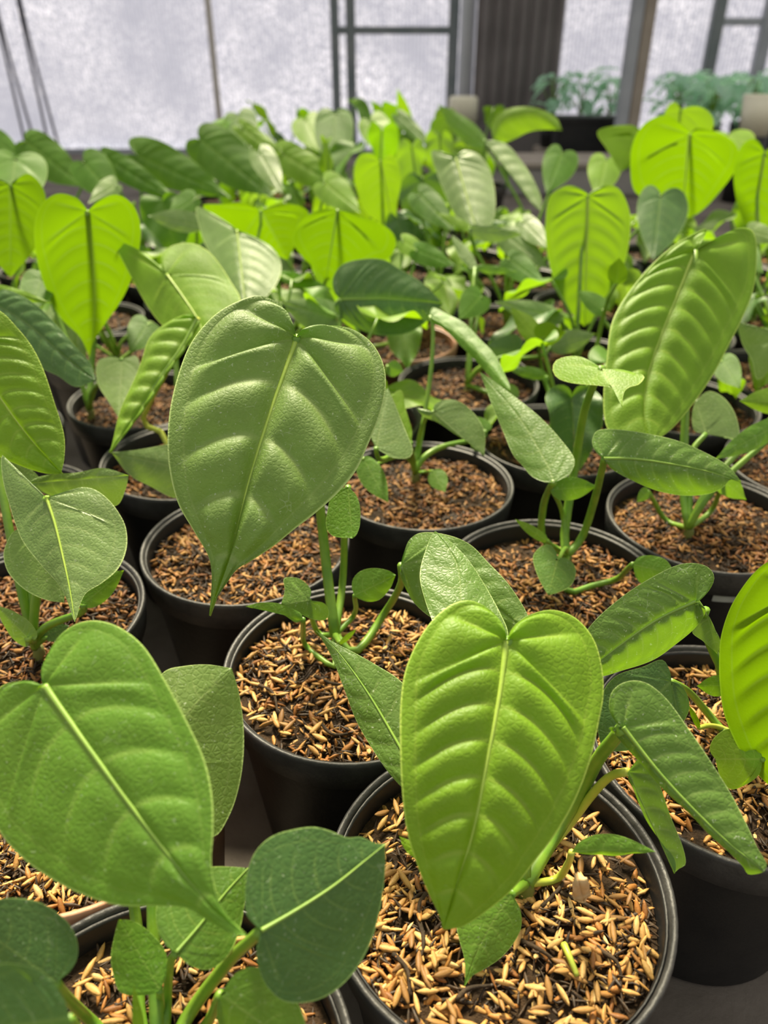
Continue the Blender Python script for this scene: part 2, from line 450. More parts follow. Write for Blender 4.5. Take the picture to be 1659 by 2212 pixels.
def leaf_arrays(mid, A, B, mapfn, facing, nv=7, amp=.0015, ns=64, nr=10, nl=2, wav=.0008, seed=0):
    """A, B: outline of each half from sinus to tip; mid: midrib from sinus to tip (2D).  mapfn(p2d, t, w) -> 3D."""
    mid = np.asarray(mid, float); S, T = mid[0], mid[-1]
    d = T - S; L = np.linalg.norm(d); d = d / L; nn = np.array([d[1], -d[0]])
    mc = catmull(mid, 80)
    mu = (mc - S) @ d / L; mw = (mc - S) @ nn / L
    mu = np.maximum.accumulate(mu)
    rs = np.random.RandomState(seed)
    VV, FF, UU, base = [], [], [], 0
    ribs = None
    for side, out in ((-1, A), (1, B)):
        o = catmull(out, ns)
        uo = (o - S) @ d / L; wo = (o - S) @ nn / L
        wrel = np.abs(wo - np.interp(np.clip(uo, 0, 1), mu, mw))
        um = np.clip(uo - .72 * wrel, 0, 1)
        k0 = int(np.argmax(uo > .02)) if (uo > .02).any() else 1
        # lobe: everything up to the last point that still maps to the sinus
        um[0] = 0; um = np.maximum.accumulate(um)
        um[-1] = 1
        z = np.where(um <= 1e-6)[0]; k0 = max(int(z[-1]), 2)
        s = np.linspace(0, 1, ns + 1)
        q = np.where(s <= s[k0], nl * s / s[k0], nl + nv * um ** .92)
        m = np.stack([np.interp(um, mu, mc[:, 0]), np.interp(um, mu, mc[:, 1])], -1)
        r = (np.linspace(0, 1, nr + 1)) ** .9
        ctrl = .5 * (m + o) - d * (L * .38 * wrel * np.clip(um * 10, 0, 1))[:, None]
        R = r[None, :, None]
        P2 = (1 - R) ** 2 * m[:, None] + 2 * R * (1 - R) * ctrl[:, None] + R ** 2 * o[:, None]
        t = (P2 - S) @ d / L
        w = (P2 - S) @ nn / L - np.interp(np.clip(t, 0, 1), mu, mw)
        P = mapfn(P2, t, w, side)
        ds = np.gradient(P, axis=0); dr = np.gradient(P, axis=1)
        n = np.cross(ds, dr); ln = np.linalg.norm(n, axis=2, keepdims=True)
        n = n / np.maximum(ln, 1e-12)
        avg = n[ns // 3:, :].reshape(-1, 3).mean(0); avg /= np.linalg.norm(avg) + 1e-9
        sg = 1.0 if np.dot(avg, facing(P.reshape(-1, 3).mean(0))) >= 0 else -1.0
        bad = (ln < 1e-9)[..., 0]; n[bad] = avg
        n *= sg
        fl = (n @ avg) * sg < 0
        fx = q % 1.0
        ph = fx ** .62 * (1 - fx) ** 1.15 / .445
        env = np.clip(r / .22, 0, 1) ** 1.2 * np.clip((.9 - r) / .2, 0, 1) ** .8
        rim = np.exp(-((r - .94) / .035) ** 2) * .25
        big = np.clip((1.02 - um) * 3, .15, 1) * np.clip(s / .05, 0, 1)
        # bulges are steeper on the side of the next vein
        prof = ph
        h = amp * (prof * big)[:, None] * env[None] + amp * rim[None] * big[:, None]
        h = h + wav * (r[None] ** 2) * np.sin(2 * np.pi * (s * (2.2 + rs.rand()) + rs.rand()))[:, None]
        h = h - amp * .5 * (1 - np.clip(r / .10, 0, 1))[None] * np.ones((ns + 1, 1))
        P = P + n * h[..., None]
        if ribs is None:
            ribs = P[k0:, 0] + n[k0:, 2] * 0
            ribn = n[k0:, 2]
        ii = np.arange((ns + 1) * (nr + 1)).reshape(ns + 1, nr + 1) + base
        quad = np.stack([ii[:-1, :-1], ii[1:, :-1], ii[1:, 1:], ii[:-1, 1:]], -1).reshape(-1, 4)
        if (sg > 0): pass
        else: quad = quad[:, ::-1]
        VV.append(P.reshape(-1, 3)); FF.append(quad)
        UU.append(np.stack([np.broadcast_to(r[None], (ns + 1, nr + 1)), np.broadcast_to(q[:, None], (ns + 1, nr + 1))], -1).reshape(-1, 2))
        base += (ns + 1) * (nr + 1)
    return np.vstack(VV), np.vstack(FF), np.vstack(UU), ribs, ribn


def finish_leaf(name, V, F, U, mat, parent):
    tri = np.vstack([F[:, [0, 1, 2]], F[:, [0, 2, 3]]])
    a = V[tri]; ar = np.linalg.norm(np.cross(a[:, 1] - a[:, 0], a[:, 2] - a[:, 0]), axis=1)
    tri = tri[ar > 1e-11]
    key = np.round(V / 2e-6).astype(np.int64)          # weld the two halves along the midrib
    return obj(name, mesh_np(name, V, tri, uv=U), mat, parent)


CAMP = np.array([0, 0, CAMH])


def to_cam(c): return CAMP - c


# ------------------------------------------------------------------ pots and plants
HUSKCOL = np.array([(.56, .30, .085), (.66, .39, .12), (.46, .21, .05), (.36, .15, .034), (.25, .10, .025), (.76, .50, .20)])


def husk_batch(n, rad, z, length=.0082, detail=True, dark=.28, lift=.004, seed=1):
    rg = np.random.default_rng(seed)
    if detail:
        st = np.array([0, .16, .5, .82, 1.0]); rr = np.array([0, .62, 1.0, .58, 0])
    else:
        st = np.array([0, .3, .72, 1.0]); rr = np.array([0, .9, .85, 0])
    sd = 6 if detail else 4
    a = np.linspace(0, 2 * np.pi, sd, endpoint=False)
    V0 = [(-.5, 0, 0)]
    for k in range(1, len(st) - 1):
        for t in a: V0.append((st[k] - .5, .130 * rr[k] * math.cos(t), .085 * rr[k] * math.sin(t) + .05 * (4 * (st[k] - .5) ** 2)))
    V0.append((.5, 0, .03)); V0 = np.array(V0)
    F0 = []
    nr = len(st) - 2
    for k in range(sd):
        k2 = (k + 1) % sd
        F0.append((0, 1 + k2, 1 + k))
        for j in range(nr - 1):
            A, B, C, D = 1 + j*sd + k, 1 + j*sd + k2, 1 + (j+1)*sd + k2, 1 + (j+1)*sd + k
            F0 += [(A, B, C), (A, C, D)]
        F0.append((len(V0) - 1, 1 + (nr-1)*sd + k, 1 + (nr-1)*sd + k2))
    F0 = np.array(F0)
    rho = rad * np.sqrt(rg.random(n)); th = rg.random(n) * 2 * np.pi
    yaw = rg.random(n) * 2 * np.pi; pit = rg.normal(0, .34, n); roll = rg.normal(0, .7, n)
    ln = length * rg.uniform(.75, 1.15, n)
    isd = rg.random(n) < dark
    wid = np.where(isd, rg.uniform(.4, .9, n), rg.uniform(.8, 1.45, n))
    v = V0[None] * np.ones((n, 1, 1)); v[:, :, 1:] *= wid[:, None, None]
    cr, sr = np.cos(roll)[:, None], np.sin(roll)[:, None]
    y, zz = v[..., 1] * cr - v[..., 2] * sr, v[..., 1] * sr + v[..., 2] * cr
    x = v[..., 0]; cp, sp = np.cos(pit)[:, None], np.sin(pit)[:, None]
    x, zz = x * cp + zz * sp, -x * sp + zz * cp
    cy, sy = np.cos(yaw)[:, None], np.sin(yaw)[:, None]
    x, y = x * cy - y * sy, x * sy + y * cy
    P = np.stack([x, y, zz], -1) * ln[:, None, None]
    P[..., 0] += (rho * np.cos(th))[:, None]; P[..., 1] += (rho * np.sin(th))[:, None]
    dome = .002 * np.cos(rho / rad * 2.5) + .0025 * np.sin(th * 3 + seed) * rho / rad
    P[..., 2] += (z + dome + rg.random(n) * lift)[:, None]
    c = HUSKCOL[rg.choice(len(HUSKCOL), n, p=[.25, .22, .2, .15, .1, .08])] * rg.uniform(.8, 1.15, n)[:, None]
    c[isd] = np.array([.028, .018, .011]) * rg.uniform(.6, 1.8, isd.sum())[:, None]
    F = (F0[None] + (np.arange(n) * len(V0))[:, None, None]).reshape(-1, 3)
    return P.reshape(-1, 3), F, np.repeat(c, len(V0), 0)


PR, PH, SOIL = .075, .13, .116
PROF_POT = [(.0, .004), (.050, .004), (.0555, .0), (.0575, .003), (.0595, .02), (.0690, PH - .022), (.0698, PH - .020), (.0715, PH - .004), (.0712, PH - .002),
            (.0700, PH - .004), (.0690, PH - .02), (.0665, SOIL - .03), (0, SOIL - .03)]
PROF_RIM = [(.0704, PH - .022), (.0728, PH - .021), (.0742, PH - .010), (.0750, PH - .003), (.0748, PH - .0005), (.0738, PH), (.0722, PH - .0008), (.0714, PH - .004), (.0700, PH - .014)]
PROF_SOIL = [(0, SOIL + .001), (.02, SOIL + .0008), (.045, SOIL - .0005), (.062, SOIL - .001), (.0692, SOIL - .001)]
POTM = {}
for c in ('', '_brown'):
    POTM['pot' + c] = lathe_mesh('pot', PROF_POT, 72); POTM['pot' + c].materials.append(M['pot' + c])
    POTM['rim' + c] = lathe_mesh('rim', PROF_RIM, 72); POTM['rim' + c].materials.append(M['rim' + c])
sm = lathe_mesh('potting_mix', PROF_SOIL, 36)
sv = np.empty(len(sm.vertices) * 3, np.float32); sm.vertices.foreach_get('co', sv); sv = sv.reshape(-1, 3)
sv[:, 2] += RNG.normal(0, .0008, len(sv)); sm.vertices.foreach_set('co', sv.ravel()); sm.materials.append(M['soil'])
MULCH = {}


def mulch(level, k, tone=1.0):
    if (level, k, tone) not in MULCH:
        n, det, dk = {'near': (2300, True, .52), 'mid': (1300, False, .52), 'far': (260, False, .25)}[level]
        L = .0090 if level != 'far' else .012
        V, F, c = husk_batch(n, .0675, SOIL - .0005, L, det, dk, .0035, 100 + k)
        c = c * np.array([tone, tone ** 1.25, tone ** 1.5])          # browns the husks: canopy shade on farther pots put into their colour
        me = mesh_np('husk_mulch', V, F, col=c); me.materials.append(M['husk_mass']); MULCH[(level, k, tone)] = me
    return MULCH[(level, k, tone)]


hv, hf, hc = husk_batch(1, 1e-6, 0, 1.0, True, 0, 0, 3)
HUSK_ONE = []
for k in range(6):
    st = np.array([0, .12, .35, .65, .88, 1.0]); rr = np.array([.0, .55, .98, 1.0, .5, 0])
    rg = np.random.default_rng(k); v = [(-.5, 0, .02)]
    for i in range(1, 5):
        for t in np.linspace(0, 2*np.pi, 6, endpoint=False):
            v.append((st[i]-.5, (.125 + .03*k/6) * rr[i] * math.cos(t), .085 * rr[i] * math.sin(t) + .10 * (st[i]-.5)**2 * (k % 3)))
    v.append((.5, 0, .04 + .02 * (k % 2)))
    f = []
    for q in range(6):
        q2 = (q+1) % 6; f.append((0, 1+q2, 1+q))
        for j in range(3):
            A, B, C, D = 1+j*6+q, 1+j*6+q2, 1+(j+1)*6+q2, 1+(j+1)*6+q
            f += [(A, B, C), (A, C, D)]
        f.append((25, 19+q, 19+q2))
    me = mesh_np('rice_husk', np.array(v) * .0098, f); me.materials.append(M['husk']); HUSK_ONE.append(me)

LA, LB = np.array([.132, .083]), np.array([-.0735, .1315])
P0 = np.array([.0495, .2030])
FITTED = {(0, 0): (.0495, .2019), (0, 1): (-.0188, .3368), (0, 2): (-.1000, .4640), (1, 1): (.1154, .4205), (1, 2): (.0317, .5535), (2, 1): (.2470, .4985),
          (1, 0): (.1820, .2779), (-1, 0): (-.0835, .1210), (-1, 1): (-.1512, .2560), (2, 2): (.1590, .6370), (2, 3): (.0901, .7730), (2, 4): (.0148, .9050)}


class Plant:
    def __init__(s, ij):
        s.ij = ij
        s.xy = np.array(FITTED.get(ij, tuple(P0 + ij[0] * LA + ij[1] * LB)))
        s.leaves = []; s.crown = None; s.root = None

    def make(s):
        x, y = s.xy
        rr = random.Random(hash(s.ij) & 0xffff)
        s.root = empty('potted_anthurium', (x, y, 0))
        br = '_brown' if s.ij in ((-1, 1), (2, 4)) else ''
        pot = obj('pot', POTM['pot' + br], None, s.root)
        obj('rim', POTM['rim' + br], None, pot)
        pot.rotation_euler.z = rr.random() * 6
        so = obj('potting_mix', sm, None, s.root); so.rotation_euler.z = rr.random() * 6; so['kind'] = 'stuff'
        lv = 'near' if y < .57 else ('mid' if y < 1.0 else 'far')
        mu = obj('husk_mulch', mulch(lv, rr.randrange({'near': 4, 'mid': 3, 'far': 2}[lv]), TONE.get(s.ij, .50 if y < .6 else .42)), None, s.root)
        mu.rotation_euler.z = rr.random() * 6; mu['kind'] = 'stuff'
        if s.crown is None:
            s.crown = np.array([x + rr.uniform(-.008, .008), y + rr.uniform(-.008, .008), SOIL])
        c = s.crown - np.array([x, y, 0])
        if y < 1.05:
            tube('crown_stem', [c + (0, 0, -.006), c + (.001, 0, .004), c + (.001, .001, .010)], .0050, .0030, M['crown'], s.root, 6, 8)
        n = LOOSE.get(s.ij, 0)
        for k in range(n):
            h = bpy.data.objects.new('rice_husk', HUSK_ONE[k % 6]); COL.objects.link(h); h.parent = s.root
            a = rr.random() * 6.283; rho = .064 * math.sqrt(rr.random())
            h.location = (rho * math.cos(a), rho * math.sin(a), SOIL + .0035 + .0015 * rr.random())
            h.rotation_euler = (rr.gauss(0, .4), rr.gauss(0, .22), rr.random() * 6.283)
            g = rr.uniform(.8, 1.15); h.scale = (g, g, g)


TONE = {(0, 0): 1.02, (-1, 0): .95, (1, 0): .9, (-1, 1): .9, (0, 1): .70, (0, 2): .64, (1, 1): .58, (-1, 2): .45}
LOOSE = {(0, 0): 280, (0, 1): 150, (1, 0): 110, (-1, 0): 80, (-1, 1): 60}
PLANTS = {}


def plant(ij):
    if ij not in PLANTS: PLANTS[ij] = Plant(ij)
    return PLANTS[ij]


def nearest_plant(p):
    best = None
    for i in range(-14, 18):
        for j in range(-3, 24):
            q = np.array(FITTED.get((i, j), tuple(P0 + i * LA + j * LB)))
            dd = np.hypot(q[0] - p[0], q[1] + .02 - p[1])
            if best is None or dd < best[0]: best = (dd, (i, j))
    return best[1]


SPECS = []


def Lf(owner, mat, S, T, z0, z1, A, B, mid=None, fold=(.1, .1), bend=0., nv=7, amp=1., pet=None, k='heart', rib=None, ptm='petiole', pr=.0024, label=None, wav=1.0, cup=0.):
    SPECS.append(dict(owner=owner, mat=mat, S=S, T=T, z0=z0, z1=z1, A=A, B=B, mid=mid, fold=fold, bend=bend, nv=nv, amp=amp, pet=pet, k=k, rib=rib, ptm=ptm, pr=pr, label=label, wav=wav, cup=cup))


def half(S, T, spec, sgn, kind):
    S = np.array(S, float); T = np.array(T, float); d = T - S; nn = np.array([d[1], -d[0]]) / np.linalg.norm(d)
    if isinstance(spec, (int, float)):
        return np.array([S + u * d + nn * sgn * w * 2 * spec for u, w in TEMPL[kind]])
    return np.array([S] + [tuple(p) for p in spec] + [T], float)


def build_spec(sp, idx):
    S, T = np.array(sp['S'], float), np.array(sp['T'], float)
    A = half(S, T, sp['A'], -1, sp['k']); B = half(S, T, sp['B'], 1, sp['k'])
    mid = np.array([S] + list(sp['mid'] or []) + [T], float)
    Lpx = np.linalg.norm(T - S); z0, z1 = sp['z0'], sp['z1']
    if isinstance(z1, tuple):                      # the blade hangs nearly plumb: tip z1[1] m nearer than the sinus
        vs, vt = (S[1] - H / 2) / FPX, (T[1] - H / 2) / FPX
        z1 = sp['z1'] = (z0 * (CS - vs * SN) - z1[1]) / (CS - vt * SN)
    zm = (z0 + z1) / 2
    Lm = Lpx * zm / FPX

    def mp(P2, t, w, side):
        wm = np.abs(w) * Lm
        f = sp['fold'][0 if side < 0 else 1]
        z = z0 + (z1 - z0) * t + sp['bend'] * Lm * 4 * (t * (1 - t)) + f * wm + sp['cup'] * wm ** 2 / Lm
        return unproj(P2[..., 0], P2[..., 1], z)
    ext = max(Lpx, np.ptp(A, axis=0).max(), np.ptp(B, axis=0).max())
    ns = int(np.clip(ext / 5.5, 26, 120)); nr = int(np.clip(ext / 30, 6, 18))
    V, F, U, ribs, ribn = leaf_arrays(mid, A, B, mp, to_cam, sp['nv'], .0185 * min(Lm, .13) * sp['amp'], ns, nr, 2, .006 * Lm * sp['wav'], idx)
    S3 = unproj(S[0], S[1], z0)
    ow = sp['owner'] or nearest_plant(S3)
    pl = plant(ow)
    pl.leaves.append((sp, V, F, U, ribs, ribn, S3, Lm))
    return ow, S3, Lm


# ------------------------------------------------------------------ leaf list: pixel outline of each real leaf, with its own depth
# --- (0,1): the plant behind the front pot with the big quilted leaf
Lf((0, 1), 'mature', (640, 727), (452, 1330), .405, .375,
   [(627, 690), (605, 658), (560, 640), (510, 655), (460, 685), (415, 735), (390, 790), (370, 870), (363, 950), (367, 1020), (385, 1090), (420, 1150), (450, 1200), (458, 1235), (457, 1280)],
   [(655, 714), (690, 706), (730, 704), (770, 715), (805, 745), (828, 790), (833, 840), (820, 900), (795, 960), (770, 1015), (730, 1065), (680, 1110), (640, 1140), (590, 1180), (540, 1213), (512, 1230), (490, 1260), (470, 1290)],
   mid=[(585, 880), (535, 1040), (495, 1200)], fold=(.05, .05), bend=-.06, nv=5, amp=2.7, pet=[(722, 1370), (708, 1250), (694, 1120), (670, 900)], rib='rib', pr=.0029)
Lf((0, 1), 'mid', (752, 1052), (762, 1163), .435, .425, [(720, 1060), (708, 1100), (705, 1140), (720, 1158)], [(770, 1070), (778, 1100), (777, 1135), (770, 1155)], amp=.5, pet=[(742, 1370), (740, 1260), (745, 1140)], pr=.0022)
Lf((0, 1), 'spot', (668, 1297), (607, 1306), .43, .425, [(700, 1303), (711, 1325), (700, 1340), (665, 1334), (630, 1315)][:], [(672, 1275), (655, 1255), (635, 1247), (613, 1250), (615, 1275)], fold=(.1, .35), amp=.6, nv=4, pet=[(715, 1400), (690, 1370), (672, 1330)], pr=.0016)
Lf((0, 1), 'mid', (655, 1338), (530, 1310), .425, .43, [(640, 1345), (610, 1327), (565, 1316)], [(650, 1325), (630, 1314), (600, 1303), (560, 1302)], amp=.4, nv=4, pet=[(722, 1440), (700, 1428), (660, 1395), (655, 1360)], pr=.0017)
Lf((0, 1), 'mid', (766, 1286), (855, 1242), .44, .445, [(760, 1270), (763, 1250), (780, 1233), (810, 1227), (840, 1233)], [(772, 1292), (795, 1300), (820, 1295), (842, 1272)], amp=.4, nv=4, pet=[(758, 1385), (764, 1330)], pr=.0016)
Lf((0, 1), 'lime', (735, 1390), (771, 1358), .455, .45, 6, 6, k='ovate', amp=0, pet=[(733, 1400)], pr=.002)
Lf((0, 1), 'spot', (866, 1221), (1150, 1372), .425, .385, [(862, 1235), (875, 1270), (895, 1302), (940, 1340), (1000, 1370), (1080, 1385)], [(872, 1200), (885, 1166), (910, 1150), (960, 1154), (1015, 1176), (1055, 1215), (1100, 1264), (1140, 1328)],
   mid=[(910, 1212), (1000, 1260)], fold=(.3, .25), amp=.8, pet=[(765, 1410), (830, 1325), (866, 1262)], pr=.0024)
# --- (0,0): front pot
Lf((0, 0), 'lime', (1095, 1383), (957, 2007), .297, .273,
   [(1085, 1352), (1062, 1320), (1020, 1299), (980, 1305), (935, 1340), (900, 1390), (875, 1450), (865, 1520), (864, 1600), (868, 1700), (880, 1800), (905, 1880), (930, 1940), (948, 1975)],
   [(1108, 1355), (1140, 1330), (1190, 1318), (1240, 1335), (1280, 1380), (1300, 1440), (1305, 1500), (1295, 1560), (1275, 1640), (1240, 1730), (1195, 1810), (1150, 1870), (1110, 1920), (1060, 1960), (1000, 1998), (975, 2004)],
   mid=[(1080, 1500), (1050, 1660), (1022, 1800), (985, 1920)], fold=(.12, .12), bend=-.08, nv=8, amp=1.9, pet=[(1130, 1880), (1125, 1700), (1105, 1500)], rib='rib', pr=.0027)
Lf((0, 0), 'spot', (1345, 1572), (1652, 1882), .312, .292,
   [(1315, 1570), (1330, 1586), (1370, 1636), (1420, 1690), (1475, 1745), (1525, 1795), (1570, 1835), (1605, 1875), (1615, 1890), (1638, 1888)],
   [(1330, 1560), (1317, 1535), (1317, 1510), (1325, 1490), (1345, 1475), (1375, 1470), (1405, 1480), (1445, 1515), (1495, 1585), (1535, 1645), (1580, 1715), (1610, 1775), (1635, 1830), (1657, 1868)],
   mid=[(1425, 1672), (1500, 1752), (1580, 1828)], fold=(.9, .1), nv=8, amp=.8, pet=[(1135, 1920), (1200, 1800), (1260, 1700), (1295, 1635), (1330, 1592)], rib='rib', pr=.0032)
Lf((0, 0), 'spot', (1357, 1667), (1457, 1887), .318, .325, [(1355, 1677), (1370, 1710), (1395, 1770), (1425, 1815), (1455, 1850), (1460, 1870)][:],
   [(1365, 1653), (1380, 1640), (1400, 1655), (1420, 1685), (1440, 1740), (1460, 1790), (1477, 1840), (1481, 1868), (1468, 1877)], fold=(.3, .5), amp=.4, nv=5, pet=[(1135, 1930), (1180, 1840), (1230, 1780), (1280, 1715), (1320, 1676)], pr=.0021, ptm='petiole_yellow')
Lf((0, 0), 'mid', (1235, 1841), (1416, 1840), .305, .30, [(1250, 1820), (1280, 1805), (1315, 1801), (1355, 1810), (1390, 1826)], [(1280, 1846), (1330, 1848), (1380, 1843)], mid=[(1300, 1836), (1360, 1838)], fold=(.2, .5), amp=.4, nv=5, pet=[(1135, 1930), (1200, 1900), (1225, 1870)], pr=.0016, ptm='petiole_yellow')
Lf((0, 0), 'mid', (1105, 1932), (1002, 2132), .318, .305, [(1050, 1935), (1003, 1960), (987, 2000), (992, 2030), (1002, 2065), (1005, 2100)], [(1122, 1960), (1126, 2000), (1115, 2030), (1080, 2070), (1045, 2095), (1020, 2108)], mid=[(1060, 2000), (1025, 2070)], amp=.5, nv=5, fold=(.15, .15), pet=[(1130, 1945)], pr=.002)
Lf((0, 0), 'spot', (905, 1690), (682, 1362), .335, .375, [(935, 1600), (903, 1512), (862, 1468), (820, 1441), (770, 1412), (720, 1386)], [(878, 1706), (850, 1682), (810, 1625), (770, 1560), (745, 1490), (722, 1432), (700, 1390)], mid=[(850, 1590), (790, 1490), (725, 1402)], fold=(.15, .2), nv=7, amp=.5, pet=[(1120, 1920), (1020, 1820)], rib='rib')
Lf((0, 0), 'spot', (1012, 1425), (940, 1147), .345, .395, [(955, 1420), (935, 1346), (918, 1296), (907, 1250), (912, 1210), (928, 1166)][:], [(1085, 1425), (1098, 1370), (1080, 1325), (1055, 1275), (1030, 1236), (1000, 1196), (970, 1166)], mid=[(997, 1310), (990, 1225), (965, 1178)], fold=(.0, .35), nv=7, amp=.6, pet=[(1115, 1900), (1060, 1650)])
Lf((0, 0), 'lime', (905, 1850), (862, 1806), .30, .305, 12, 12, k='ovate', amp=0, nv=3, pet=[(1110, 1935), (1000, 1900)], pr=.0015)
# --- (-1,0): front left pot
Lf((-1, 0), 'mid', (95, 1482), (531, 2022), .272, .235,
   [(75, 1472), (40, 1472), (0, 1485), (-30, 1530), (-42, 1600), (-30, 1700), (0, 1795), (50, 1858), (120, 1905), (190, 1935), (260, 1955), (330, 1958), (400, 1963), (440, 1985), (490, 2010)],
   [(90, 1450), (100, 1420), (125, 1375), (165, 1346), (210, 1340), (260, 1356), (310, 1395), (350, 1455), (400, 1550), (440, 1640), (458, 1720), (461, 1800), (458, 1860), (468, 1930), (490, 1975)],
   mid=[(175, 1596), (250, 1700), (340, 1820), (435, 1935)], fold=(.1, .1), bend=-.05, nv=6, amp=.9, pet=[(310, 2330), (304, 2212), (298, 2080), (289, 1950), (200, 1700)], rib='rib', pr=.0022)
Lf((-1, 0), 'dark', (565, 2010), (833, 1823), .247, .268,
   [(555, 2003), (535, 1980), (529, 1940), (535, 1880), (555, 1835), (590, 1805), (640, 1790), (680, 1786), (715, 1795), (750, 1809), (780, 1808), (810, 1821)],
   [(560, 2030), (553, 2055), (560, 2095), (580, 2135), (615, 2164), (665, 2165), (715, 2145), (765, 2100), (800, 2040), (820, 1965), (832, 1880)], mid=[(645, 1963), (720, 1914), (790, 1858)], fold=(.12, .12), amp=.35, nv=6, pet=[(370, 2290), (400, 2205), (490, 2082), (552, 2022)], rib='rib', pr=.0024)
Lf((-1, 0), 'tipped', (380, 2058), (536, 1875), .262, .285, [(370, 2055), (345, 2020), (337, 1965), (360, 1905), (410, 1880), (460, 1872), (500, 1872)], [(395, 2075), (425, 2092), (460, 2092), (495, 2060), (520, 2000), (530, 1940)], mid=[(430, 2000), (490, 1925)], amp=.3, nv=6, pet=[(358, 2300), (359, 2212), (363, 2130), (370, 2074)], rib='rib_dark', pr=.0017)
Lf((-1, 0), 'mid', (345, 2138), (257, 1986), .272, .28, [(357, 2115), (360, 2066), (345, 2036), (315, 2006), (282, 1988)], [(330, 2148), (265, 2146), (245, 2110), (240, 2065), (247, 2020)], amp=.3, nv=5, pet=[(345, 2330), (348, 2200)], pr=.0016)
Lf((-1, 0), 'mid', (476, 2148), (640, 2265), .255, .25, [(485, 2135), (510, 2102), (545, 2088), (600, 2110), (650, 2180), (660, 2240)], [(469, 2175), (472, 2215), (520, 2260), (590, 2280)], amp=.3, nv=5, pet=[(390, 2340), (440, 2220)], pr=.0019)
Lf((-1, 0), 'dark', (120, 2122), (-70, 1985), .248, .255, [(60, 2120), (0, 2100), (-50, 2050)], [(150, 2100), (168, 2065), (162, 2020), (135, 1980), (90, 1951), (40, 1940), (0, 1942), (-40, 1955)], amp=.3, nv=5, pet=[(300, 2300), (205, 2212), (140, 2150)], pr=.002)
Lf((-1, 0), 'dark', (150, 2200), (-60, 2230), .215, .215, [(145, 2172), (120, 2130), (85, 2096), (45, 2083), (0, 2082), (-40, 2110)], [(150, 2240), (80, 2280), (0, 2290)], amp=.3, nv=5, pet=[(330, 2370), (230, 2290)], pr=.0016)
Lf((-1, 0), 'lime', (305, 2270), (289, 2128), .25, .245, 14, 12, k='ovate', amp=0, nv=3, pet=[(330, 2330)], pr=.003)
Lf((-1, 0), 'mature', (330, 1640), (500, 1443), .305, .33, [(310, 1560), (330, 1490), (357, 1449), (400, 1438), (450, 1436)], [(380, 1760), (430, 1810), (465, 1806), (482, 1788), (507, 1735), (523, 1660), (527, 1575), (517, 1500)], mid=[(408, 1537)], fold=(.1, .25), amp=.3, nv=6, pet=[(340, 2250), (330, 1950)])
# --- (1,0): right front pot
Lf((1, 0), 'yellow', (1745, 1262), (1702, 1722), .335, ('v', .03), [(1735, 1228), (1700, 1207), (1660, 1212), (1630, 1235), (1600, 1275), (1575, 1320), (1557, 1375), (1553, 1425), (1555, 1480), (1565, 1545), (1595, 1615), (1630, 1665), (1665, 1700)][:], [(1780, 1215), (1840, 1240), (1890, 1330), (1890, 1460), (1830, 1580), (1760, 1680)], fold=(.25, .1), nv=7, amp=.9, rib='rib')
Lf((1, 0), 'spot', (1503, 1300), (1255, 1462), .362, .36, [(1525, 1315), (1520, 1332), (1480, 1376), (1435, 1411), (1380, 1438), (1330, 1453), (1295, 1461)], [(1513, 1295), (1535, 1270), (1543, 1245), (1530, 1225), (1500, 1216), (1465, 1220), (1420, 1240), (1370, 1270), (1330, 1300), (1290, 1335), (1262, 1370), (1245, 1420)],
   mid=[(1420, 1340), (1340, 1395)], fold=(.55, .1), nv=8, amp=1.2, pet=[(1590, 1620), (1562, 1480), (1541, 1376), (1517, 1322)], rib='rib', pr=.0021)
Lf((1, 0), 'pale', (1525, 1316), (1550, 1413), .375, .375, [(1540, 1350), (1556, 1385)], [(1515, 1340), (1495, 1365), (1520, 1386)], amp=.2, nv=4)
Lf((1, 0), 'dark', (1450, 1472), (1300, 1622), .375, .37, [(1470, 1478), (1487, 1510), (1487, 1540), (1460, 1580), (1400, 1612), (1350, 1622)], [(1447, 1450), (1430, 1425), (1390, 1440), (1330, 1460), (1300, 1500), (1290, 1560)], amp=.4, nv=5, pet=[(1590, 1625), (1560, 1578), (1520, 1530), (1485, 1492)], pr=.002)
Lf((1, 0), 'lime', (1648, 1640), (1545, 1640), .36, .365, [(1640, 1672), (1610, 1696), (1580, 1705), (1560, 1690)], [(1630, 1590), (1585, 1574), (1562, 1578), (1540, 1597), (1533, 1620)], amp=.3, nv=5, pr=.0015)
Lf((1, 0), 'mid', (1575, 1480), (1505, 1482), .40, .40, 22, 24, k='ovate', amp=.2, nv=4, pr=.0014)
Lf((1, 0), 'yellow', (1510, 1572), (1487, 1522), .385, .385, 7, 6, k='ovate', amp=0, nv=3, pet=[(1590, 1625), (1575, 1580), (1540, 1568)], ptm='petiole_yellow', pr=.0014)
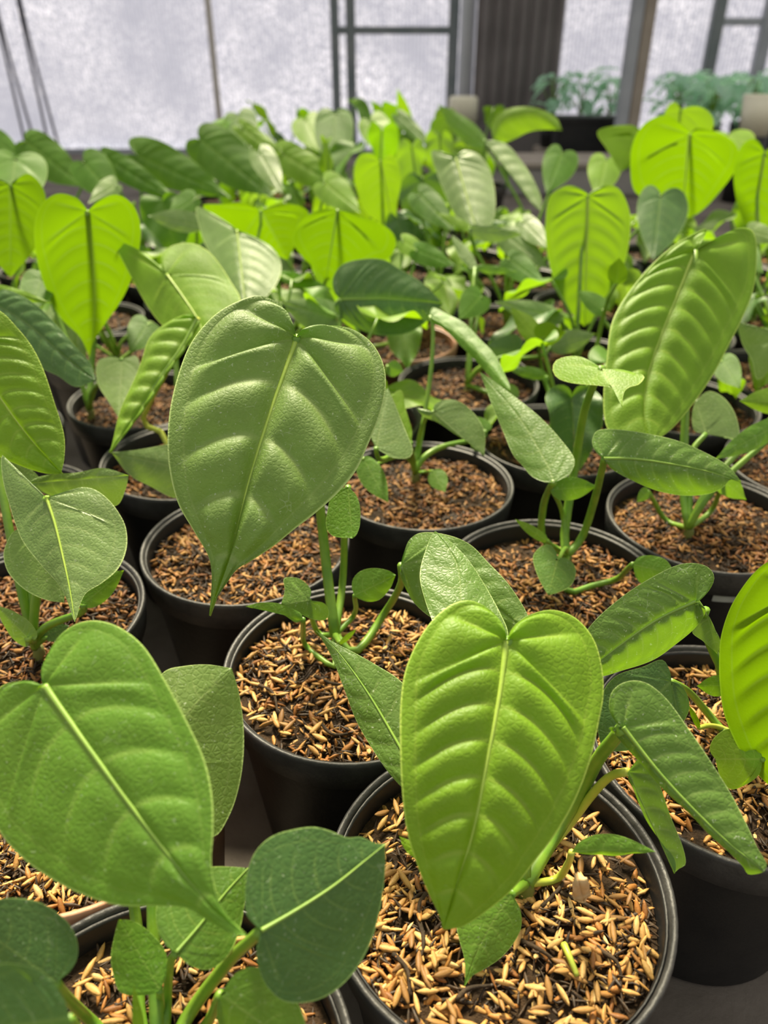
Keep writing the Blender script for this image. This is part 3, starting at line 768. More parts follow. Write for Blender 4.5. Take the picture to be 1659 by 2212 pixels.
# --- (1,1): the plant with the tall thin stem
Lf((1, 1), 'spot', (1197, 1042), (1035, 802), .50, .56, [(1210, 1038), (1230, 1026), (1241, 1003), (1238, 985), (1215, 953), (1180, 915), (1130, 870), (1080, 833)], [(1180, 1043), (1150, 1030), (1128, 1005), (1110, 985), (1090, 940), (1065, 880), (1048, 835)], mid=[(1180, 1000), (1120, 900)], fold=(.1, .2), amp=.3, nv=7, pet=[(1205, 1215), (1174, 1165), (1173, 1100), (1188, 1052)], pr=.0025)
Lf((1, 1), 'spot', (1305, 990), (1601, 1041), .465, .465, [(1295, 985), (1282, 966), (1280, 948), (1292, 929), (1340, 929), (1405, 937), (1470, 955), (1530, 980), (1570, 1005)], [(1312, 1003), (1325, 1016), (1370, 1040), (1420, 1060), (1480, 1071), (1530, 1067), (1562, 1052), (1578, 1036)], mid=[(1360, 990), (1440, 1000), (1530, 1018)], fold=(.35, .25), amp=.8, nv=8, pet=[(1228, 1225), (1255, 1165), (1280, 1095), (1303, 1004)], rib='rib', pr=.0025)
Lf((1, 1), 'lime', (1300, 795), (1344, 880), .485, .455, [(1320, 797), (1360, 804), (1392, 812), (1380, 830), (1357, 838), (1347, 850)], [(1288, 789), (1260, 772), (1230, 769), (1200, 780), (1194, 800), (1205, 817), (1235, 827), (1280, 832), (1322, 838), (1336, 850)], fold=(.3, .3), amp=.7, nv=6, pet=[(1212, 1215), (1220, 1150), (1245, 990), (1262, 890), (1282, 832)], pr=.0029)
Lf((1, 1), 'mid', (1192, 1058), (1290, 1050), .51, .515, 26, 25, k='ovate', amp=.2, nv=4, pet=[(1230, 1210), (1215, 1110)], pr=.0017)
Lf((1, 1), 'tipped', (1205, 1207), (1184, 1286), .50, .487, [(1202, 1195), (1190, 1177), (1170, 1180), (1152, 1200), (1155, 1225), (1165, 1252)][:], [(1220, 1205), (1240, 1220), (1243, 1245), (1230, 1268), (1205, 1280)], amp=.2, nv=4, pr=.0016)
Lf((1, 1), 'mid', (1367, 1219), (1458, 1240), .475, .47, [(1375, 1250), (1400, 1268), (1435, 1262)], [(1380, 1203), (1410, 1200), (1440, 1211)], amp=.3, nv=4, pet=[(1225, 1278), (1280, 1265), (1330, 1252), (1355, 1230)], pr=.0021)
Lf((1, 1), 'lime', (1180, 1168), (1112, 1121), .52, .525, 11, 11, k='ovate', amp=0, nv=3, pet=[(1200, 1220)], pr=.0015)
# --- (1,2)
Lf((1, 2), 'mid', (935, 1018), (962, 1063), .635, .625, 20, 22, k='ovate', amp=.2, nv=4, pet=[(895, 1045), (915, 1020)], pr=.0016)
Lf((1, 2), 'pale', (937, 890), (1046, 986), .585, .575, [(920, 895), (900, 880), (915, 900), (945, 912), (980, 936), (1020, 962)], [(937, 876), (965, 862), (1000, 872), (1030, 900), (1047, 936)], fold=(.3, .2), amp=.4, nv=6, pet=[(893, 1040), (903, 960), (920, 902)], pr=.0018)
Lf((1, 2), 'mid', (928, 682), (1104, 848), .665, .60, [(910, 668), (925, 690), (960, 712), (995, 746), (1030, 782), (1080, 836)], [(935, 664), (970, 680), (1005, 700), (1040, 735), (1072, 772), (1098, 825)], mid=[(990, 722), (1050, 780)], fold=(.6, .5), amp=.4, nv=7, pet=[(895, 1040), (918, 890), (932, 790), (935, 705)], pr=.002)
Lf((1, 2), 'lime', (888, 955), (846, 853), .60, .61, [(872, 940), (858, 900)], [(890, 930), (878, 890), (866, 843)], amp=.3, nv=5, fold=(.5, .5), pr=.0018)
Lf((1, 2), 'pale', (812, 968), (838, 838), .53, .55, [(845, 988), (882, 989), (892, 974), (882, 945), (860, 890)], [(800, 940), (800, 880)], amp=.4, nv=6, pr=.002)
Lf((1, 2), 'mid', (785, 990), (839, 1086), .56, .545, 30, 24, k='ovate', amp=.3, nv=5, pr=.0017)
# --- (-1,2): left plant
Lf((-1, 2), 'pale', (100, 1075), (162, 1343), .425, .395,
   [(120, 1071), (170, 1053), (200, 1055), (230, 1075), (255, 1105), (272, 1140), (273, 1185), (255, 1230), (220, 1260), (186, 1280), (173, 1305), (167, 1330)][::1],
   [(80, 1055), (45, 1025), (20, 1000), (5, 983), (5, 1020), (15, 1075), (45, 1160), (90, 1222), (125, 1262), (145, 1297)], mid=[(118, 1130), (135, 1200), (150, 1270)], fold=(.15, .5), amp=.5, nv=7, rib='rib')
Lf((-1, 2), 'mature', (95, 1130), (138, 1302), .44, .425, [(120, 1150), (135, 1200), (142, 1260)], [(33, 1145), (15, 1170), (8, 1200), (20, 1240), (55, 1275), (100, 1296)], amp=.4, nv=6)
Lf((-1, 2), 'mid', (180, 1305), (268, 1232), .435, .44, 25, 38, k='ovate', amp=.2, nv=5)
Lf((-1, 2), 'pale', (55, 1045), (278, 1027), .46, .47, [(120, 1075), (200, 1092), (252, 1092), (272, 1055)], [(90, 1028), (170, 1020), (225, 1011)], amp=.4, nv=7)
Lf((-1, 2), 'pale', (75, 1045), (8, 985), .47, .475, 18, 20, amp=.3, nv=5)
Lf((-1, 2), 'mature', (60, 1378), (-10, 1305), .435, .43, 26, 24, amp=.6, nv=5, fold=(.4, .4))
Lf((-1, 2), 'dark', (95, 1375), (150, 1352), .46, .465, 18, 22, k='ovate', amp=.2, nv=4)
Lf((-1, 2), 'lime', (-85, 730), (133, 1023), .455, ('v', .05), [(-110, 745), (-145, 800), (-125, 900), (-60, 962), (0, 987), (60, 1012), (100, 1023)][:], [(-75, 692), (-40, 667), (0, 672), (35, 705), (70, 750), (97, 805), (120, 875), (138, 940), (139, 990)], mid=[(0, 862), (65, 950)], fold=(.1, .15), nv=9, amp=2.0, rib='rib')
# --- (0,3), (-1,4) ...: left middle distance
Lf((0, 3), 'lime', (360, 592), (455, 762), .69, .64, [(350, 575), (350, 550), (370, 531), (400, 524), (430, 530), (462, 555), (500, 610), (520, 650), (505, 712)][::1], [(345, 575), (310, 546), (275, 528), (243, 519), (258, 550), (285, 602), (315, 655), (350, 702), (400, 742)], mid=[(395, 640), (427, 690)], fold=(.2, .45), nv=8, amp=1.1, rib='rib')
Lf((0, 3), 'lime', (428, 688), (237, 977), .61, .565, [(432, 702), (405, 747), (372, 794), (332, 854), (290, 914)], [(402, 679), (360, 696), (325, 730), (305, 780), (280, 842), (255, 903)], mid=[(395, 748), (350, 812), (296, 895)], fold=(.8, .45), nv=9, amp=1.6, rib='rib_dark', pet=[(335, 1035), (365, 980), (345, 930), (305, 915)], ptm='petiole_yellow')
Lf((0, 2), 'pale', (405, 1015), (240, 977), .555, .575, [(385, 962), (362, 960), (300, 971)], [(395, 1060), (380, 1076), (325, 1051), (278, 1024)], amp=.6, nv=7, fold=(.2, .2))
Lf((0, 4), 'yellow', (189, 456), (194, 775), .71, ('v', .02), [(210, 435), (250, 420), (280, 435), (300, 470), (303, 520), (287, 595), (260, 652), (222, 706), (201, 742)][::1], [(185, 447), (165, 427), (125, 418), (95, 435), (78, 470), (75, 515), (82, 575), (105, 640), (135, 690), (172, 728)], mid=[(200, 560), (205, 660)], fold=(.1, .1), nv=8, amp=.35, pet=[(198, 880), (197, 800), (203, 700), (198, 560)], pr=.0032)
Lf((0, 4), 'mature', (263, 776), (258, 904), .69, .66, [(295, 769), (302, 815), (280, 872)], [(240, 770), (212, 780), (210, 825), (235, 868)], amp=.4, nv=6, fold=(.1, .1))
Lf(None, 'dark', (-12, 655), (206, 822), .61, .575, [(-30, 690), (20, 740), (80, 790), (125, 812), (165, 836)], [(0, 626), (30, 630), (80, 660), (125, 705), (165, 750), (196, 786)], mid=[(60, 700), (140, 770)], amp=.9, nv=8)
Lf(None, 'yellow', (22, 398), (22, 600), .80, ('v', .03), [(-10, 385), (-50, 400), (-60, 470), (-30, 540)][:], [(60, 375), (92, 405), (100, 450), (80, 530)], amp=.5, nv=7, fold=(.1, .1))
Lf(None, 'mid', (33, 342), (20, 470), .98, .94, 65, 72, amp=.4)
Lf(None, 'lime', (-20, 618), (112, 655), .66, .65, 14, 10, k='ovate', amp=.2, fold=(.5, .5))
Lf(None, 'pale', (512, 498), (532, 682), .86, .80, [(540, 510), (570, 522), (598, 548), (608, 578), (597, 615), (565, 652)][::1], [(490, 480), (460, 462), (425, 447), (428, 480), (440, 520), (470, 577), (505, 632)], fold=(.2, .5), amp=.9, nv=8, rib='rib')
Lf(None, 'pale', (435, 490), (320, 466), .92, .94, 28, 20, k='ovate', amp=.4, nv=6)
Lf(None, 'yellow', (563, 455), (622, 562), .97, ('v', .0), [(600, 441), (640, 443), (667, 460), (652, 502), (637, 532)][::1], [(530, 438), (480, 441), (437, 444), (470, 476), (510, 506), (560, 537)], amp=.4, fold=(.2, .3))
Lf(None, 'yellow', (729, 454), (704, 607), .86, ('v', .01), [(745, 454), (780, 467), (820, 482), (846, 500), (856, 525), (842, 556), (800, 575), (745, 592)][::1], [(700, 451), (665, 465), (640, 493), (632, 520), (650, 551), (675, 576)], amp=.4, nv=6, fold=(.15, .1), pet=[(685, 760), (688, 690), (695, 630), (728, 530)], rib='rib_dark')
Lf(None, 'dark', (735, 646), (956, 656), .76, .74, [(722, 631), (720, 600), (740, 571), (780, 560), (830, 562), (862, 580), (905, 606), (940, 638)], [(722, 660), (732, 682), (760, 702), (800, 720), (835, 725), (880, 720), (915, 700), (940, 676)], mid=[(830, 645), (900, 650)], fold=(.1, .15), amp=1.3, nv=8, rib='rib')
Lf(None, 'pale', (722, 688), (604, 652), .80, .82, 34, 42, amp=1.0, nv=6)
Lf(None, 'mid', (600, 592), (718, 626), .88, .87, 14, 14, k='ovate', amp=.3)
Lf(None, 'mid', (838, 790), (872, 802), .7, .7, 20, 16, k='ovate', amp=.2)
# --- right middle distance
Lf((2, 1), 'lime', (1502, 542), (1405, 960), .605, .545,
   [(1515, 535), (1540, 520), (1590, 495), (1622, 498), (1634, 535), (1630, 620), (1602, 690), (1575, 742), (1540, 811), (1500, 870), (1450, 927)][::1],
   [(1515, 520), (1527, 494), (1500, 505), (1450, 535), (1400, 580), (1350, 642), (1320, 702), (1310, 780), (1304, 860), (1312, 925), (1345, 955)], mid=[(1472, 620), (1432, 720), (1402, 810), (1393, 890)], fold=(.25, .1), nv=9, amp=2.1, rib='rib', pr=.003, pet=[(1480, 1150), (1478, 1075), (1478, 960), (1490, 700)])
Lf((2, 1), 'pale', (1525, 937), (1502, 866), .60, .61, [(1500, 930), (1495, 895)], [(1560, 942), (1595, 950), (1590, 900), (1565, 860), (1530, 845)], amp=.4, nv=5, pet=[(1490, 1140), (1496, 975)])
Lf((2, 1), 'mid', (1560, 1035), (1612, 1080), .55, .56, 26, 24, amp=.2, nv=4, pet=[(1492, 1150), (1535, 1105), (1555, 1060)], pr=.0019)
Lf((2, 1), 'mid', (1400, 1062), (1375, 1085), .57, .57, 14, 12, amp=.2, nv=4, pet=[(1470, 1160), (1440, 1125), (1408, 1075)], pr=.0019)
Lf(None, 'mid', (1690, 912), (1543, 993), .56, .54, 26, 24, k='ovate', amp=.3)
Lf(None, 'pale', (1690, 720), (1592, 694), .66, .68, [(1660, 800), (1635, 820), (1625, 780), (1603, 742)], [(1660, 708), (1615, 706)], amp=.5)
Lf(None, 'lime', (1690, 870), (1596, 866), .60, .6, 32, 26, amp=.3, fold=(.3, .3))
Lf(None, 'lime', (1270, 422), (1263, 706), .86, ('v', .04), [(1280, 412), (1310, 400), (1335, 407), (1355, 440), (1363, 475), (1357, 535), (1336, 602), (1300, 670)][::1], [(1265, 414), (1240, 402), (1220, 402), (1188, 425), (1178, 490), (1183, 550), (1200, 615), (1230, 670)], fold=(.1, .1), amp=.8, nv=8, rib='rib')
Lf(None, 'yellow', (1490, 290), (1473, 473), 1.01, ('v', .0), [(1505, 277), (1540, 282), (1580, 302), (1596, 327), (1585, 372), (1545, 426), (1503, 464)][::1], [(1485, 280), (1450, 252), (1430, 249), (1395, 265), (1372, 295), (1362, 340), (1372, 415), (1430, 438)], fold=(.2, .1), amp=.5, nv=7, rib='rib', pet=[(1470, 640), (1476, 500), (1485, 380)])
Lf(None, 'lime', (1470, 237), (1450, 340), 1.2, ('v', .01), 32, 76, amp=.4)
Lf(None, 'yellow', (1385, 282), (1340, 372), 1.1, 1.07, [(1385, 310), (1365, 355)], [(1365, 270), (1325, 272), (1290, 285), (1308, 318)], amp=.3)
Lf(None, 'yellow', (1652, 330), (1622, 520), .98, ('v', .01), 60, 72, amp=.6, rib='rib')
Lf(None, 'lime', (1575, 290), (1580, 360), 1.2, 1.15, 62, 55, amp=.4)
Lf(None, 'dark', (1428, 422), (1410, 566), .99, .94, 48, 62, amp=.5)
Lf(None, 'pale', (985, 342), (1036, 522), 1.06, 1.0, [(1000, 325), (1030, 332), (1055, 360), (1067, 400), (1070, 450), (1061, 487)][::1], [(960, 330), (932, 327), (945, 377), (965, 427), (992, 480)], fold=(.1, .5), amp=.9, nv=7, rib='rib')
Lf(None, 'pale', (1048, 302), (1167, 456), 1.16, 1.1, [(1055, 322), (1090, 362), (1120, 402), (1150, 441)], [(1090, 310), (1125, 345), (1150, 385), (1170, 430)], fold=(.4, .3), amp=.6)
Lf(None, 'lime', (1065, 303), (1214, 282), 1.3, 1.28, [(1090, 308), (1112, 300), (1140, 286), (1180, 280)], [(1062, 270), (1085, 240), (1125, 230), (1170, 237), (1202, 254)], mid=[(1085, 262), (1125, 246), (1180, 256)], amp=.4, fold=(.2, .2))
Lf(None, 'mid', (1048, 315), (945, 225), 1.36, 1.38, 20, 24, k='ovate', amp=.4)
Lf(None, 'lime', (822, 346), (852, 502), 1.16, ('v', .01), [(845, 333), (862, 358), (866, 395), (859, 437)][::1], [(800, 330), (775, 338), (765, 366), (769, 402), (786, 452), (820, 482)], amp=.5, rib='rib')
Lf(None, 'lime', (1018, 494), (940, 458), .95, .98, 10, 12, k='ovate', amp=.2)
Lf(None, 'pale', (1016, 492), (1128, 506), .93, .92, 26, 12, k='ovate', amp=.5)
Lf(None, 'pale', (1095, 510), (1186, 580), .95, .92, 32, 30, amp=.7)
Lf(None, 'pale', (1026, 578), (975, 506), .87, .89, 12, 14, k='ovate', amp=.3, pet=[(1015, 760), (1018, 690), (1024, 600)])
Lf(None, 'mid', (1030, 577), (1116, 586), .87, .86, 12, 8, k='ovate', amp=.3)
Lf(None, 'yellow', (1162, 734), (1104, 664), .78, .80, 24, 22, k='long', amp=.4, pet=[(1185, 890), (1172, 810), (1163, 745)])
Lf(None, 'yellow', (1162, 733), (1222, 718), .78, .78, 20, 34, k='long', amp=.4)
Lf(None, 'pale', (1215, 690), (1068, 652), .84, .86, 24, 22, k='ovate', amp=.6)
Lf(None, 'tipped', (1180, 812), (1097, 797), .73, .74, 14, 13, k='ovate', amp=.1)
Lf(None, 'dark', (1118, 760), (1050, 748), .82, .82, 36, 30, amp=.3)
Lf(None, 'pale', (1190, 750), (1287, 721), .82, .83, 24, 26, k='ovate', amp=.4)
Lf(None, 'mid', (1302, 668), (1244, 627), .76, .77, 22, 20, amp=.3)
Lf(None, 'yellow', (1332, 612), (1338, 556), .72, .72, 22, 22, k='ovate', amp=.2, pet=[(1285, 860), (1291, 745), (1312, 650)])
Lf(None, 'mid', (1195, 940), (1245, 915), .70, .70, 24, 26, amp=.3)
Lf(None, 'mid', (1050, 930), (1000, 900), .68, .69, 20, 22, amp=.3)
Lf(None, 'yellow', (1690, 700), (1644, 682), .8, .8, 12, 12, k='ovate', amp=.1)
# --- far crowd leaves one can make out
for (m, S, T, z, a, b) in [
    ('far', (55, 305), (185, 405), 1.25, 45, 40), ('far', (-20, 295), (50, 345), 1.3, 25, 25), ('far', (232, 343), (392, 440), 1.2, 28, 26), ('far', (296, 335), (500, 428), 1.25, 42, 48),
    ('far', (430, 300), (590, 425), 1.35, 50, 55), ('far', (515, 248), (540, 330), 1.7, 36, 36), ('lime', (525, 278), (660, 380), 1.5, 20, 20), ('lime', (660, 258), (690, 330), 1.7, 36, 36),
    ('far', (724, 243), (722, 370), 1.55, 45, 40), ('lime', (610, 332), (760, 420), 1.3, 38, 34), ('lime', (800, 262), (850, 350), 1.6, 32, 36), ('lime', (880, 268), (858, 190), 1.8, 14, 14),
    ('far', (862, 250), (935, 320), 1.6, 18, 16), ('far', (180, 350), (260, 440), 1.15, 40, 44), ('pale', (250, 400), (190, 440), 1.0, 26, 20), ('far', (905, 420), (985, 500), 1.05, 32, 30),
    ('lime', (700, 395), (780, 460), 1.1, 34, 34), ('pale', (560, 330), (610, 420), 1.25, 26, 30), ('far', (1215, 330), (1180, 420), 1.15, 34, 40), ('lime', (1310, 345), (1290, 430), 1.15, 36, 36),
    ('far', (1100, 560), (1180, 620), .92, 30, 28), ('far', (900, 540), (985, 575), .92, 26, 22), ('lime', (870, 520), (935, 560), .95, 24, 20), ('pale', (1130, 480), (1190, 540), .95, 24, 26),
    ('far', (1040, 640), (990, 690), .85, 36, 30), ('far', (1580, 520), (1650, 590), .8, 40, 36), ('far', (1560, 780), (1600, 840), .7, 30, 30), ('pale', (1620, 500), (1690, 520), .85, 20, 24),
    ('far', (1230, 480), (1180, 560), .95, 40, 40), ('far', (420, 430), (360, 470), 1.0, 28, 22), ('far', (90, 600), (60, 680), .75, 40, 36), ('far', (320, 700), (280, 760), .75, 36, 36)]:
    Lf(None, m, S, T, z, z * .96, a, b, amp=.6, nv=7, wav=1.5, k=('heart', 'long')[(a + b) % 2])

for ij, c in {(0, 0): (1130, 1938), (0, 1): (725, 1398), (1, 1): (1220, 1225), (-1, 2): (85, 1425), (2, 1): (1482, 1165), (1, 2): (895, 1045), (0, 4): (197, 905)}.items():
    plant(ij).crown = on_plane(c[0], c[1], SOIL)

REPORT = []
for i, sp in enumerate([s for s in SPECS]):
    ow, S3, Lm = build_spec(sp, i)
    REPORT.append((i, sp['mat'], sp['S'], ow, round(float(S3[2]), 3), round(Lm, 3), np.round(S3[:2] - plant(ow).xy, 2).tolist()))

# every pot of the grid that the frame can see
FAR = []
for i in range(-14, 18):
    for j in range(-3, 24):
        x, y = FITTED.get((i, j), tuple(P0 + i * LA + j * LB))
        if y < .11 or (i, j) in ((1, -1), (2, 0), (2, -1)): continue
        if abs(x) > .5 * (y * .852 + .16) + .12: continue
        ymax = (1.32 if x > -.42 * y else 1.6) if x < -.2 * y else (2.25 if x < .13 * y else (1.22 if x < .34 * y else 1.42))
        if y > ymax or (i, j) in ((-1, 5), (-1, 6), (5, 2)): continue
        if y < 1.0: plant((i, j))
        else:
            if (i, j) in PLANTS: pass
            else: FAR.append((i, j))


def petiole_path(sp, pl, S3, V):
    c = pl.crown + np.array([0, 0, .010])
    if sp['pet']:
        w = np.array(list(sp['pet']) + [sp['S']], float)
        d = np.r_[0, np.cumsum(np.linalg.norm(np.diff(w, axis=0), axis=1))]
        zc = (pl.crown[1]) * CS + (CAMH - pl.crown[2]) * SN
        dd = d / d[-1]
        off = .030 * np.sin(np.pi * np.clip(dd, 0, 1)) ** 1.0          # stays behind the blade
        z = zc + (sp['z0'] + .001 - zc) * dd + off * (sp['z0'] < zc)
        zmax = (CAMH - SOIL - .005) / (SN + (w[:, 1] - H / 2) / FPX * CS)     # never below the husks
        z = np.where(np.arange(len(w)) < len(w) - 1, np.minimum(z, zmax), z)
        pts = unproj(w[:, 0], w[:, 1], z)
        return np.vstack([c, pts]) if np.linalg.norm(pts[0] - c) > .012 else np.vstack([c, pts[1:]])
    dist = np.linalg.norm(S3 - c)
    away = np.array([0, 1, 0.]) * .10 * dist
    p1 = c + np.array([0, 0, .45 * dist]) + (S3 - c) * [.15, .15, 0]
    p2 = S3 + np.array([0, 0, -.28 * dist]) + away
    t = np.linspace(0, 1, 9)[:, None]
    return (1-t)**3 * c + 3*t*(1-t)**2 * p1 + 3*t*t*(1-t) * p2 + t**3 * S3


for ij, pl in PLANTS.items():
    pl.make()
    x, y = pl.xy; off = np.array([x, y, 0])
    for (sp, V, F, U, ribs, ribn, S3, Lm) in pl.leaves:
        lf = finish_leaf('leaf', V - off, F, U, M[sp['mat']], pl.root)
        pts = petiole_path(sp, pl, S3, V) - off
        pr = sp['pr'] * (1 if y < .6 else .95)
        tube('petiole', pts, pr * 1.15, pr * .85, M[sp['ptm']], lf, 18 if y < .6 else 10, 8 if y < .6 else 6)
        if sp['rib']:
            n = min(len(ribs), 40); ii = np.linspace(0, len(ribs) - 1, n).astype(int)
            rp = ribs[ii] + ribn[ii] * .0002 - off
            t = np.linspace(0, 1, n)
            v, f = tube_arrays(rp, (.0022 * min(Lm / .15, .9)) * (.62 * (1 - t) ** .9) * (1 + .5 * np.exp(-t * 14)) + .0002, 6)
            obj('midrib', mesh_np('midrib', v, f), M['rib_dark' if sp['mat'] in ('dark', 'spot', 'tipped', 'mid') else sp['rib']], lf)

# small things lying in the pots and the label on one pot (parts of their plants)
def in_pot(ij, name, px, r0, r1, mat, h=.004, n=10):
    pl = plant(ij); p = np.array([on_plane(a, b, SOIL + h) for a, b in px])
    p[:, 2] += .0015 * np.sin(np.arange(len(p)) * 2.1)
    return tube(name, p - np.array([*pl.xy, 0]), r0, r1, mat, pl.root, n, 6)


for px in ([(1125, 2032), (1165, 2055), (1205, 2075)], [(1205, 1925), (1260, 1955), (1330, 1985)], [(985, 2160), (1010, 2140), (1060, 2125)], [(905, 1985), (915, 2040), (900, 2090)],
           [(1170, 1960), (1210, 1920), (1225, 1880)], [(850, 2060), (880, 2100), (885, 2150)], [(1290, 2050), (1330, 2080), (1345, 2110)], [(920, 1930), (905, 1960), (910, 2000)]):
    in_pot((0, 0), 'twig', px, .0011, .0006, M['twig'])
for px in ([(680, 1460), (720, 1480), (770, 1475)], [(560, 1480), (590, 1500), (600, 1540)], [(840, 1420), (860, 1450), (900, 1460)], [(690, 1560), (720, 1590), (760, 1580)]):
    in_pot((0, 1), 'twig', px, .0011, .0006, M['twig'])
in_pot((0, 2), 'twig', [(425, 1190), (455, 1215), (475, 1240)], .0013, .0008, M['twig'])
in_pot((0, 0), 'green_shoot', [(1218, 2040), (1228, 2068), (1248, 2105)], .0016, .0011, M['petiole_yellow'], .006)
_p = plant((0, 0)); _o = np.array([*_p.xy, 0])
for S, T, A, B in (((1262, 1950), (1245, 1885), [(1240, 1945), (1236, 1915)], [(1275, 1925), (1268, 1895)]),):
    sp = dict(A=A, B=B)
    V, F, U, _, _ = leaf_arrays([S, T], [S] + A + [T], [S] + B + [T], lambda P2, t, w, side: unproj(P2[..., 0], P2[..., 1], .317 - .008 * t + .004 * np.sin(t * 7) + 1.1 * np.abs(w) * .318 / FPX), to_cam, 4, .0006, 24, 6)
    finish_leaf('dry_leaf', V - _o, F, U, M['dry'], _p.root)
_p = plant((2, 1))
for z in np.arange(.45, .62, .0005):
    q = unproj(1575, 1286, z)
    if np.hypot(*(q[:2] - _p.xy)) < .0595 + (q[2] - .02) / (PH - .042) * .0095 + .0004: break
_a0 = math.atan2(q[1] - _p.xy[1], q[0] - _p.xy[0]); v = []; f = []
for k in range(9):
    a = _a0 + (k / 8 - .5) * .30
    for dz in (-.0065, .0065):
        z = q[2] + dz; r = .0595 + (z - .02) / (PH - .042) * .0095 + .0005
        v.append((r * math.cos(a), r * math.sin(a), z))
    if k: f.append((2 * k - 2, 2 * k, 2 * k + 1, 2 * k - 1))
obj('label', mesh_np('label', v, f), M['sticker'], [c for c in _p.root.children if c.name.startswith('pot.') or c.name == 'pot'][0]).matrix_parent_inverse = [c for c in _p.root.children if c.name.split('.')[0] == 'pot'][0].matrix_basis.inverted()

# ------------------------------------------------------------------ plain plants for the far rows (prototypes, then copies)
def generic_leaf(parent, base, az, tilt, L, Wd, mat, seed, fold=.25, droop=.25, kind='heart', amp=.6):
    rg = np.random.RandomState(seed)
    a = np.array([math.cos(az) * math.cos(tilt), math.sin(az) * math.cos(tilt), math.sin(tilt)])
    s = np.array([-math.sin(az), math.cos(az), 0.]); n = np.cross(a, s); n = n if n[2] > 0 else -n
    base = np.asarray(base, float)
    A = np.array([(-w * Wd, u * L) for u, w in TEMPL[kind]]); B = A * [-1, 1]

    def mp(P2, t, w, side):
        u = P2[..., 1:2]; ww = P2[..., 0:1]
        return base + a * u + s * ww + n * (fold * np.abs(ww) - droop * u * u / L) 
    V, F, U, ribs, rn = leaf_arrays([(0, 0), (0, L)], A, B, mp, lambda c: n, 7, .012 * L * amp, 26, 6, 2, .004, seed)
    return finish_leaf('leaf', V, F, U, mat, parent)


PROTO = []


def generic_plant(seed, hmax):
    rr = random.Random(seed)
    root = empty('potted_anthurium')
    pot = obj('pot', POTM['pot'], None, root)
    obj('rim', POTM['rim'], None, pot)
    so = obj('potting_mix', sm, None, root); so['kind'] = 'stuff'
    mu = obj('husk_mulch', mulch('far', 0), None, root); mu['kind'] = 'stuff'
    n = rr.choice((4, 5, 5))
    for k in range(n):
        az = k * 2.4 + rr.uniform(-.4, .4)
        h = hmax * (1 - .13 * k) * rr.uniform(.9, 1.05)
        R = rr.uniform(.02, .06)
        b = np.array([R * math.cos(az), R * math.sin(az), h])
        L = rr.uniform(.085, .125) * (1 - .06 * k)
        mt = rr.choice(['far', 'far', 'dark', 'mid', 'lime', 'far', 'far', 'mature'])
        lf = generic_leaf(root, b, az, rr.uniform(-1.5, -.5), L, L * rr.uniform(.62, .8), M[mt], seed * 10 + k, rr.uniform(.05, .5), rr.uniform(.05, .3), rr.choice(['heart', 'long']))
        c = np.array([0, 0, SOIL])
        tube('petiole', [c, c * [1, 1, 0] + [b[0] * .25, b[1] * .25, SOIL + (h - SOIL) * .55], b], .0026, .0018, M['petiole'], lf, 8, 5)
    return root


def copy_tree(o, parent=None):
    c = o.copy(); COL.objects.link(c); c.parent = parent
    for ch in o.children: copy_tree(ch, c)
    return c


FARLAB = ('young green anthurium in a black pot in the crowded blurred rows near the back wall', 'plant', 'anthuriums crowded in the far rows')
PROTO = {}
FAR.sort(key=lambda ij: (P0 + ij[0] * LA + ij[1] * LB)[1])
for n, (i, j) in enumerate(FAR):
    x, y = P0 + i * LA + j * LB
    rr = random.Random(i * 97 + j)
    cls = 'low' if y < 1.32 else 'tall'
    k = (cls, rr.randrange(4 if cls == 'low' else 7))
    if k not in PROTO:
        o = PROTO[k] = generic_plant(40 + len(PROTO), .24 if cls == 'low' else .30)
    else:
        o = copy_tree(PROTO[k])
    o.location = (x, y, 0); o.rotation_euler.z = rr.random() * 6.28
    sc = rr.uniform(.92, 1.04)
    tag(o, *FARLAB)

# ------------------------------------------------------------------ things by the back wall at the right
st = empty('planter_trough', (.765, 3.2, 0)); tag(st, 'long black planter trough on the floor beside the brown corrugated sheet', 'trough')
box('body', -.125, .125, -.06, .06, 0, .19, M['pot'], st, .006)
box('lip', -.132, .132, -.067, .067, .18, .20, M['pot'], st, .004)
sl = empty('concrete_step', (.58, 2.85, 0)); tag(sl, 'low grey concrete step on the floor in front of the brown sheet', 'step')
box('slab', -.27, .27, -.13, .13, .0, .085, M['concrete_pale'], sl, .006)
box('top_board', -.28, .28, -.14, .14, .085, .10, M['rust'], sl, .003)
bk = empty('bucket', (.325, YW - .24, 0)); tag(bk, 'small white plastic bucket with a beige lid below the downpipe', 'bucket')
obj('body', lathe_mesh('body', [(0, 0), (.05, 0), (.056, .15), (.053, .15), (.048, .01), (0, .01)], 24), M['white_plastic'], bk)
obj('lid', lathe_mesh('lid', [(.050, .148), (.060, .150), (.060, .235), (.052, .245), (0, .245)], 24), M['cream'], bk)
cp = empty('cream_pot', (1.135, 2.62, 0)); tag(cp, 'cream plastic pot at the right edge among the far blue-green plants', 'pot')
obj('body', lathe_mesh('body', [(0, .19), (.042, .19), (.052, .30), (.048, .30), (.044, .27), (0, .27)], 28), M['cream'], cp)
obj('stand', lathe_mesh('stand', [(0, 0), (.055, 0), (.045, .19), (0, .19)], 20), M['pot'], cp)


